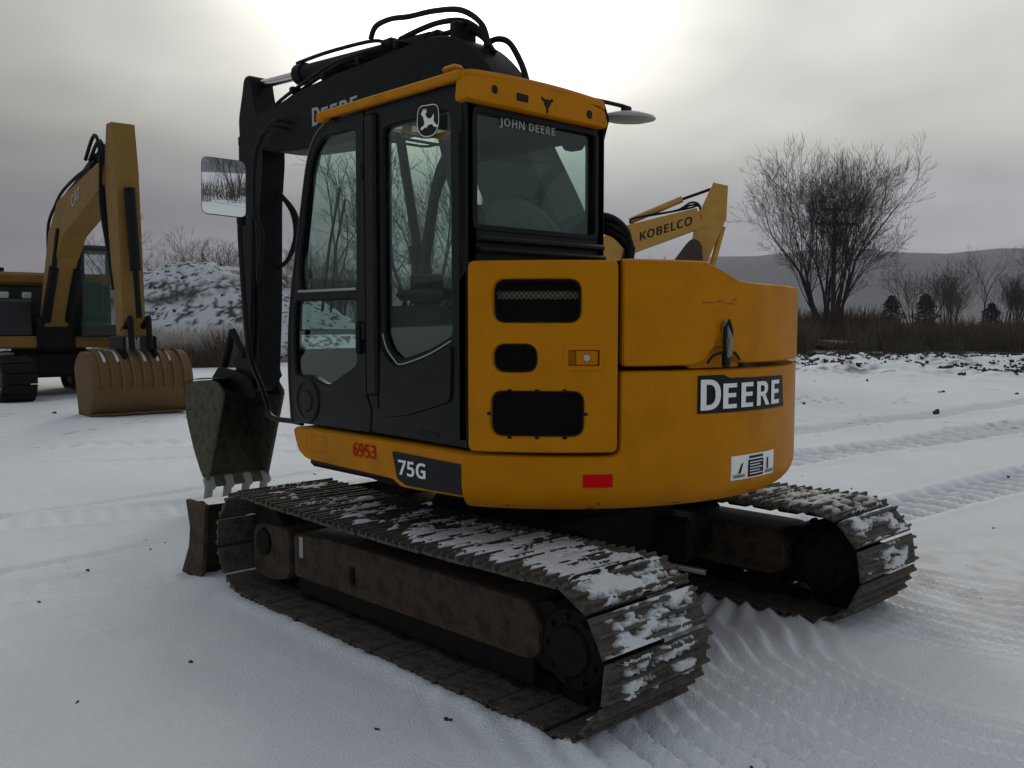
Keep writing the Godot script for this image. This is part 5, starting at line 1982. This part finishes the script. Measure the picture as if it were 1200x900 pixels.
func far_tracks(o: Node3D, gauge: float, length: float) -> void:
	for s in [-1.0, 1.0]:
		var T := node("track", o)
		var tm := MB.new()
		var R := 0.4
		var hx := length * 0.5 - R
		var total := 4 * hx + TAU * R
		for i in 44:
			var d := total * i / 44
			var nn := Vector3.ZERO
			var p := Vector3.ZERO
			if d < 2 * hx:
				nn = Vector3(0, 0, 1)
				p = Vector3(hx - d, 0, 2 * R)
			elif d < 2 * hx + PI * R:
				var a := (d - 2 * hx) / R
				nn = Vector3(-sin(a), 0, cos(a))
				p = Vector3(-hx, 0, R) + nn * R
			elif d < 4 * hx + PI * R:
				nn = Vector3(0, 0, -1)
				p = Vector3(-hx + d - 2 * hx - PI * R, 0, 0)
			else:
				var a := (d - 4 * hx - PI * R) / R
				nn = Vector3(sin(a), 0, -cos(a))
				p = Vector3(hx, 0, R) + nn * R
			tm.box(p + Vector3(0, gauge * 0.5 * s, 0.0), Vector3(total / 44 - 0.015, 0.6, 0.05), 0.01, Basis(Vector3(0, 1, 0).cross(nn), Vector3(0, 1, 0), nn))
		part("track_shoes", tm, M.greasy_steel, T).set_meta("kind", "stuff")
		var f := MB.new()
		f.box(Vector3(0, gauge * 0.5 * s, 0.4), Vector3(2 * hx, 0.36, 0.42), 0.05)
		f.cyl(Vector3(hx, gauge * 0.5 * s - 0.2, R), Vector3(hx, gauge * 0.5 * s + 0.2, R), 0.34, 0.02, 24)
		f.cyl(Vector3(-hx, gauge * 0.5 * s - 0.2, R), Vector3(-hx, gauge * 0.5 * s + 0.2, R), 0.34, 0.02, 24)
		part("track_frame", f, M.frame_steel, T)
		var sn := MB.new()
		sn.box(Vector3(-0.2, gauge * 0.5 * s, 2 * R + 0.05), Vector3(1.6, 0.45, 0.05), 0.02)
		part("snow", sn, M.clinging_snow, T)


func make_left_excavator() -> void:
	# x forward, towards the viewer and to the right
	var base := rv(-9.65, 19.3, 0)
	var tip := rv(-5.5, 14.4, 0)
	var dir := (tip - base).normalized()
	var o := node("wheeled_away_excavator", self, base, atan2(dir.y, dir.x))
	o.name = "ditching_excavator"
	tag(o, "dirty yellow excavator parked with wide ribbed bucket resting on the snow", "excavator", "excavators in the yard")
	var y: StandardMaterial3D = M.old_yellow
	far_tracks(o, 2.0, 4.0)
	var h := MB.new()
	h.box(Vector3(-1.1, 0, 1.72), Vector3(2.4, 2.5, 1.05), 0.08)
	part("engine_house", h, M.navy_paint, o)
	var b1 := MB.new()
	b1.box(Vector3(-0.75, 0, 1.08), Vector3(3.4, 2.56, 0.24), 0.03)
	part("deck", b1, y, o)
	var b2 := MB.new()
	b2.box(Vector3(-1.1, 0, 2.36), Vector3(2.45, 2.54, 0.26), 0.06)
	part("engine_hood", b2, y, o)
	var cw := MB.new()
	cw.box(Vector3(-2.45, 0, 1.5), Vector3(0.5, 2.5, 1.1), 0.15)
	part("counterweight", cw, y, o)
	var bx := MB.new()
	bx.box(Vector3(0.5, -0.85, 1.55), Vector3(0.8, 0.75, 0.75), 0.05)
	part("tool_box", bx, M.navy_paint, o)
	for z in [1.48, 1.72]:
		var tr := MB.new()
		tr.box(Vector3(0.5, -1.235, z), Vector3(0.6, 0.03, 0.05), 0.01)
		part("step_rail", tr, y, o)
	var ex := MB.new()
	ex.cyl(Vector3(-0.9, -0.7, 2.48), Vector3(-0.9, -0.7, 2.62), 0.1)
	part("exhaust", ex, M.black_trim, o)
	var an := MB.new()
	an.tube(smooth([Vector3(-1.0, -0.9, 2.5), Vector3(-1.02, -0.95, 2.8), Vector3(-1.1, -1.1, 3.05)]), 0.02, 6)
	part("aerial", an, M.black_trim, o)
	# cab on the machine's left
	var C := node("cab", o)
	var cf := MB.new()
	for sx in [0.05, 1.25]:
		for sy in [0.35, 1.2]:
			cf.box(Vector3(sx, sy, 2.05), Vector3(0.08, 0.08, 1.75), 0.015)
	cf.box(Vector3(0.65, 0.775, 2.96), Vector3(1.34, 0.95, 0.1), 0.03)
	cf.box(Vector3(0.65, 0.775, 1.30), Vector3(1.28, 0.92, 0.24), 0.03)
	cf.box(Vector3(0.05, 0.775, 1.7), Vector3(0.06, 0.8, 0.7), 0.01)
	part("cab_frame", cf, M.navy_paint, C)
	var cg := MB.new()
	cg.quad(Vector3(1.25, 1.16, 1.42), Vector3(1.25, 0.39, 1.42), Vector3(1.25, 0.39, 2.9), Vector3(1.25, 1.16, 2.9))
	part("windscreen", cg, M.tinted_glass, C)
	for sy in [0.35, 1.2]:
		var cg2 := MB.new()
		cg2.quad(Vector3(0.09, sy, 1.42), Vector3(1.21, sy, 1.42), Vector3(1.21, sy, 2.9), Vector3(0.09, sy, 2.9))
		part("side_window", cg2, M.tinted_glass, C)
	var st := MB.new()
	st.box(Vector3(0.3, 0.775, 1.9), Vector3(0.14, 0.5, 0.8), 0.05)
	st.box(Vector3(0.5, 0.775, 1.6), Vector3(0.5, 0.5, 0.14), 0.05)
	part("seat", st, M.cab_plastic, C)
	var mr := MB.new()
	mr.tube([Vector3(1.32, 1.35, 1.1), Vector3(1.32, 1.35, 2.15)], 0.018, 6)
	mr.box(Vector3(1.33, 1.35, 2.05), Vector3(0.05, 0.16, 0.28), 0.02)
	part("cab_mirror", mr, M.black_trim, C)
	# clutter on the deck
	for k in 3:
		var hr := MB.new()
		var hx := -1.9 + 0.9 * k
		hr.tube(smooth([Vector3(hx, -1.2, 2.48), Vector3(hx + 0.02, -1.2, 2.78), Vector3(hx + 0.1, -1.2, 2.82), Vector3(hx + 0.6, -1.2, 2.82), Vector3(hx + 0.68, -1.2, 2.78), Vector3(hx + 0.7, -1.2, 2.48)], 3), 0.018, 6)
		part("hand_rail", hr, M.black_trim, o)
	for k in 4:
		var pn := MB.new()
		pn.box(Vector3(-2.0 + 0.56 * k, -1.262, 1.72), Vector3(0.5, 0.03, 0.86), 0.015)
		part("engine_panel", pn, M.navy_paint, o)
	var ub := MB.new()
	ub.box(Vector3(0, 0, 0.62), Vector3(1.8, 1.5, 0.5), 0.06)
	ub.cyl(Vector3(0, 0, 0.8), Vector3(0, 0, 1.0), 0.7, 0.02, 24)
	ub.box(Vector3(0.75, -0.1, 1.25), Vector3(0.7, 0.7, 0.7), 0.08)
	part("undercarriage", ub, M.greasy_steel, o)
	for k in 2:
		var lt := MB.new()
		lt.box(Vector3(0.95, -1.0 + 0.4 * k, 2.0), Vector3(0.1, 0.16, 0.12), 0.02)
		part("work_lamp", lt, M.pale_vinyl, o)
	for k in 3:
		var hz := MB.new()
		var yy := -0.30 + 0.07 * k
		hz.tube(smooth([Vector3(4.0, yy, 4.25), Vector3(4.7, yy - 0.05, 4.55 - 0.08 * k), Vector3(5.02 - 0.06 * k, yy - 0.06, 4.2), Vector3(4.92 - 0.05 * k, yy - 0.04, 3.4), Vector3(5.1, yy, 2.6 - 0.2 * k), Vector3(5.3, yy, 2.0)]), 0.032, 6)
		part("hose", hz, M.black_rubber, o)
	# digging gear; boom, stick and bucket stand in one plane
	var bm := MB.new()
	var k0 := Vector3(0.9, -0.12, 1.45)
	var k1 := Vector3(1.9, -0.12, 3.05)
	var k2 := Vector3(2.45, -0.12, 3.42)
	var k3 := Vector3(5.0, -0.12, 3.93)
	beam(bm, k0, k1, 0.20, 0.34, 0.42)
	beam(bm, k1 - Vector3(0.05, 0, 0.1), k2, 0.33, 0.36, 0.41)
	beam(bm, k2 - Vector3(0.08, 0, 0.05), k3, 0.35, 0.20, 0.42)
	part("boom", bm, y, o)
	for s in [-0.33, 0.10]:
		var bc := MB.new()
		bc.tube([Vector3(1.2, s, 1.5), Vector3(1.9, s, 2.5)], 0.09, 10)
		bc.tube([Vector3(1.9, s, 2.5), Vector3(2.3, s, 3.2)], 0.05, 8)
		part("boom_cylinder", bc, M.boom_paint, o)
	var ac := MB.new()
	ac.tube([Vector3(2.5, -0.12, 3.82), Vector3(4.1, -0.12, 4.28)], 0.1, 10)
	part("arm_cylinder", ac, M.boom_paint, o)
	var ar := MB.new()
	ar.tube([Vector3(4.1, -0.12, 4.28), Vector3(5.15, -0.12, 4.58)], 0.05, 8)
	part("arm_cylinder_rod", ar, M.bright_steel, o)
	var sk := MB.new()
	beam(sk, Vector3(5.30, -0.12, 4.66), Vector3(5.28, -0.12, 3.8), 0.13, 0.30, 0.36)
	beam(sk, Vector3(5.28, -0.12, 3.85), Vector3(5.55, -0.12, 1.25), 0.30, 0.17, 0.35)
	part("stick", sk, y, o)
	var bcy := MB.new()
	bcy.tube([Vector3(5.66, -0.12, 3.6), Vector3(5.84, -0.12, 2.3)], 0.09, 10)
	bcy.tube([Vector3(5.84, -0.12, 2.3), Vector3(5.95, -0.12, 1.55)], 0.05, 8)
	for s in [-0.26, 0.02]:
		bcy.tube([Vector3(5.95, s, 1.55), Vector3(5.6, s, 1.35)], 0.05, 6)
		bcy.tube([Vector3(5.95, s, 1.55), Vector3(6.0, s, 1.05)], 0.05, 6)
	part("bucket_cylinder", bcy, M.boom_paint, o)
	for k in 4:
		var hz := MB.new()
		var f := 0.06 * k
		hz.tube(smooth([Vector3(4.2, 0.14 - f, 4.0), Vector3(4.75, 0.16 - f, 4.1 + f), Vector3(4.95 - f, 0.18 - f, 3.4), Vector3(4.80 - f, 0.15 - f, 2.95 - f), Vector3(5.1, 0.1 - f, 2.75), Vector3(5.25, 0.08 - f, 2.9)]), 0.03, 6)
		part("hose", hz, M.black_rubber, o)
	for k in 3:
		var hz := MB.new()
		hz.tube(smooth([Vector3(1.4, -0.3 + 0.1 * k, 2.8), Vector3(1.5, -0.3 + 0.1 * k, 3.35), Vector3(2.0, -0.3 + 0.1 * k, 3.65), Vector3(2.5, -0.3 + 0.1 * k, 3.86), Vector3(3.4, -0.3 + 0.1 * k, 4.02), Vector3(4.3, -0.3 + 0.1 * k, 4.1)]), 0.03, 6)
		part("hose", hz, M.black_rubber, o)
	for s in [1.0, -1.0]:
		var mp := side(-0.12 + 0.214) if s > 0 else side_right(-0.12 - 0.214)
		letters("boom_emblem", "CAT", Vector2(-3.75, 3.58) if s > 0 else Vector2(3.2, 3.50), 0.2, 1.1, mp, M.pale_vinyl, o, -0.25 if s > 0 else 0.25)
	# wide ditching bucket, its ribbed back to the viewer
	var K := node("bucket", o)
	var prof := []
	for i in 15:
		var a := lerpf(-0.35, PI * 0.86, i / 14.0)
		prof.append(Vector2(5.62 + 0.50 * cos(a) * (1.0 if a > 0 else 0.96), 0.52 + 0.50 * sin(a)))
	prof.push_front(Vector2(5.92, 0.06))
	prof.push_front(Vector2(5.35, 0.02))
	var half := 0.76
	var pts := []
	for i in prof.size():
		for j in 2:
			pts.append(Vector3(prof[i].x, -0.12 + lerpf(-half, half, j), prof[i].y))
	var shl := MB.new()
	shl.grid(pts, prof.size(), 2, true)
	part("bucket_shell", shl, M.rust_yellow, K)
	for s in [-1.0, 1.0]:
		var spm := MB.new()
		var pp := PackedVector2Array()
		for p in prof:
			pp.append(Vector2(-p.x, p.y))
		spm.panel(pp, [], side(-0.12 + half * s + (0.02 if s > 0 else 0.0)), 0.02, 0.004, 1.0)
		part("side_plate", spm, M.rust_yellow, K)
	for k in 9:
		var rb := MB.new()
		var yy := -0.12 + lerpf(-half + 0.12, half - 0.12, k / 8.0)
		var path := []
		for i in range(3, 14):
			var c := Vector2(5.62, 0.52)
			var q: Vector2 = prof[i]
			q = c + (q - c) * 1.03
			path.append(Vector3(q.x, yy, q.y))
		rb.tube(path, 0.028, 5)
		part("wear_rib", rb, M.rust_yellow, K)
	for k in 6:
		var sw := MB.new()
		var path := []
		for i in range(7, 7 + 4 + k % 3):
			var q: Vector2 = Vector2(5.62, 0.52) + (prof[i] - Vector2(5.62, 0.52)) * 1.02
			path.append(Vector3(q.x, -0.12 + lerpf(-half + 0.2, half - 0.3, k / 5.0), q.y))
		sw.col = Color(0.6, 0.62, 0.64)
		sw.tube(path, [0.028, 0.024, 0.018, 0.010, 0.006, 0.004].slice(0, path.size()), 5)
		part("snow_streak", sw, M.clinging_snow, K)
	var lp := MB.new()
	lp.box(Vector3(5.64, -0.12, 0.04), Vector3(0.62, 2 * half + 0.04, 0.035), 0.01)
	part("cutting_lip", lp, M.rust_yellow, K)
	for s in [-0.36, 0.12]:
		var er := MB.new()
		er.box(Vector3(5.62, s, 1.08), Vector3(0.7, 0.05, 0.36), 0.02)
		part("mounting_ear", er, M.boom_paint, K)


func make_gold_excavator() -> void:
	var base := rv(0.35, 28.4, 0)
	var tip := rv(5.15, 27.9, 0)
	var dir := (tip - base).normalized()
	var o := node("gold_excavator", self, base, atan2(dir.y, dir.x))
	o.name = "lettered_excavator"
	tag(o, "golden excavator whose lettered boom rises past the dark excavator's hood", "excavator", "excavators in the yard")
	var y: StandardMaterial3D = M.gold_yellow
	far_tracks(o, 2.1, 3.6)
	var d := MB.new()
	d.box(Vector3(-0.4, 0, 1.1), Vector3(3.0, 2.5, 0.24), 0.03)
	d.box(Vector3(-1.0, 0, 1.6), Vector3(1.8, 2.45, 0.85), 0.1)
	part("engine_house", d, y, o)
	var C := node("cab", o)
	var cf := MB.new()
	for sx in [0.05, 1.2]:
		for sy in [0.35, 1.2]:
			cf.box(Vector3(sx, sy, 2.0), Vector3(0.08, 0.08, 1.6), 0.015)
	cf.box(Vector3(0.63, 0.775, 2.82), Vector3(1.3, 0.95, 0.1), 0.03)
	cf.box(Vector3(0.63, 0.775, 1.35), Vector3(1.25, 0.92, 0.3), 0.03)
	part("cab_frame", cf, M.navy_paint, C)
	for sy in [0.35, 1.2]:
		var cg := MB.new()
		cg.quad(Vector3(0.09, sy, 1.5), Vector3(1.16, sy, 1.5), Vector3(1.16, sy, 2.76), Vector3(0.09, sy, 2.76))
		part("side_window", cg, M.tinted_glass, C)
	var bm := MB.new()
	beam(bm, Vector3(0.75, 0, 1.5), Vector3(2.1, 0, 3.35), 0.2, 0.48, 0.42)
	beam(bm, Vector3(2.0, 0, 3.3), Vector3(3.3, 0, 3.98), 0.46, 0.42, 0.41)
	beam(bm, Vector3(3.25, 0, 3.95), Vector3(5.25, 0, 4.55), 0.42, 0.30, 0.42)
	part("boom", bm, y, o)
	var ac := MB.new()
	ac.tube([Vector3(3.2, 0, 4.48), Vector3(4.75, 0, 5.12)], 0.10, 10)
	part("arm_cylinder", ac, y, o)
	var rod := MB.new()
	rod.tube([Vector3(4.7, 0, 5.1), Vector3(5.75, 0, 5.46)], 0.045, 8)
	part("arm_cylinder_rod", rod, M.boom_paint, o)
	var sk := MB.new()
	beam(sk, Vector3(5.85, 0, 5.52), Vector3(5.62, 0, 4.55), 0.22, 0.42, 0.36)
	beam(sk, Vector3(5.62, 0, 4.62), Vector3(5.0, 0, 2.6), 0.42, 0.2, 0.35)
	part("stick", sk, y, o)
	var bc := MB.new()
	bc.tube([Vector3(5.95, 0, 4.3), Vector3(5.6, 0, 2.9)], 0.09, 8)
	part("bucket_cylinder", bc, y, o)
	var bk := MB.new()
	bk.panel(rounded([Vector2(4.0, 2.2), Vector2(5.0, 2.3), Vector2(5.35, 3.0), Vector2(5.3, 3.8), Vector2(5.0, 3.95), Vector2(4.3, 3.0)], 0.2), [], side_right(-0.5), 1.0, 0.03, 1.0)
	part("bucket", bk, M.frame_steel, o)
	for k in 3:
		var hz := MB.new()
		var q := 0.07 * k
		hz.tube(smooth([Vector3(3.2, -0.1 + q, 4.43), Vector3(3.3, -0.15 + q, 4.55), Vector3(3.9, -0.15 + q, 4.66), Vector3(4.6, -0.15 + q, 4.78), Vector3(5.0, -0.15 + q, 5.0 - q), Vector3(5.25, -0.15 + q, 4.9), Vector3(5.3, -0.15 + q, 4.5)]), 0.03, 6)
		part("hose", hz, M.black_rubber, o)
	for k in 2:
		var hz := MB.new()
		hz.tube(smooth([Vector3(1.9, -0.24, 3.0 + 0.2 * k), Vector3(2.4, -0.25, 4.1 + 0.2 * k), Vector3(2.95, -0.25, 4.3 + 0.1 * k), Vector3(3.1, -0.25, 3.9), Vector3(3.0, -0.24, 3.3)]), 0.05, 6)
		part("hose", hz, M.black_rubber, o)
	letters("boom_lettering", "KOBELCO", Vector2(3.5, 3.88), 0.25, 1.0, side_right(-0.214), M.dark_vinyl, o, 0.30)


func make_behind() -> void:
	# what the wing mirror looks at: a tree row and a shed across the yard behind the viewer
	var kinds := find_children("woodland_tree*", "Node3D", false, false)
	for i in 10:
		var o := copy_tree(kinds[i % 3], rv(-48.0 + 8.0 * i, -62.0 - 3.0 * (i % 3), 0), i * 1.3, 0.9)
		tag(o, "bare tree in the row across the yard, seen in the wing mirror", "tree", "bare trees across the yard")
	var sp := []
	for i in 420:
		sp.append(rv(rng.randf_range(-25, 50), rng.randf_range(-78, -55), 0.0))
	scatter("scrub", "dark scrub across the yard behind the viewer", tuft_mesh(24, 1.3, 0.6, Color(0.05, 0.04, 0.03), Color(0.09, 0.075, 0.05)), sp, 0.8, 1.6)
	label_row("bare trees across the yard", "bare tree in the row behind the viewer, %s along the row")


func _ready() -> void:
	rng.seed = 75
	n_big.seed = 1
	n_big.frequency = 0.9
	n_big.fractal_octaves = 2
	n_mid.seed = 2
	n_mid.frequency = 4.5
	n_mid.fractal_octaves = 3
	n_small.seed = 3
	n_small.frequency = 22.0
	n_small.fractal_octaves = 2
	make_view()
	make_materials()
	make_ground()
	make_hills()
	make_mound()
	make_excavator()
	make_left_excavator()
	make_gold_excavator()
	make_plants()
	make_pole()
	make_behind()
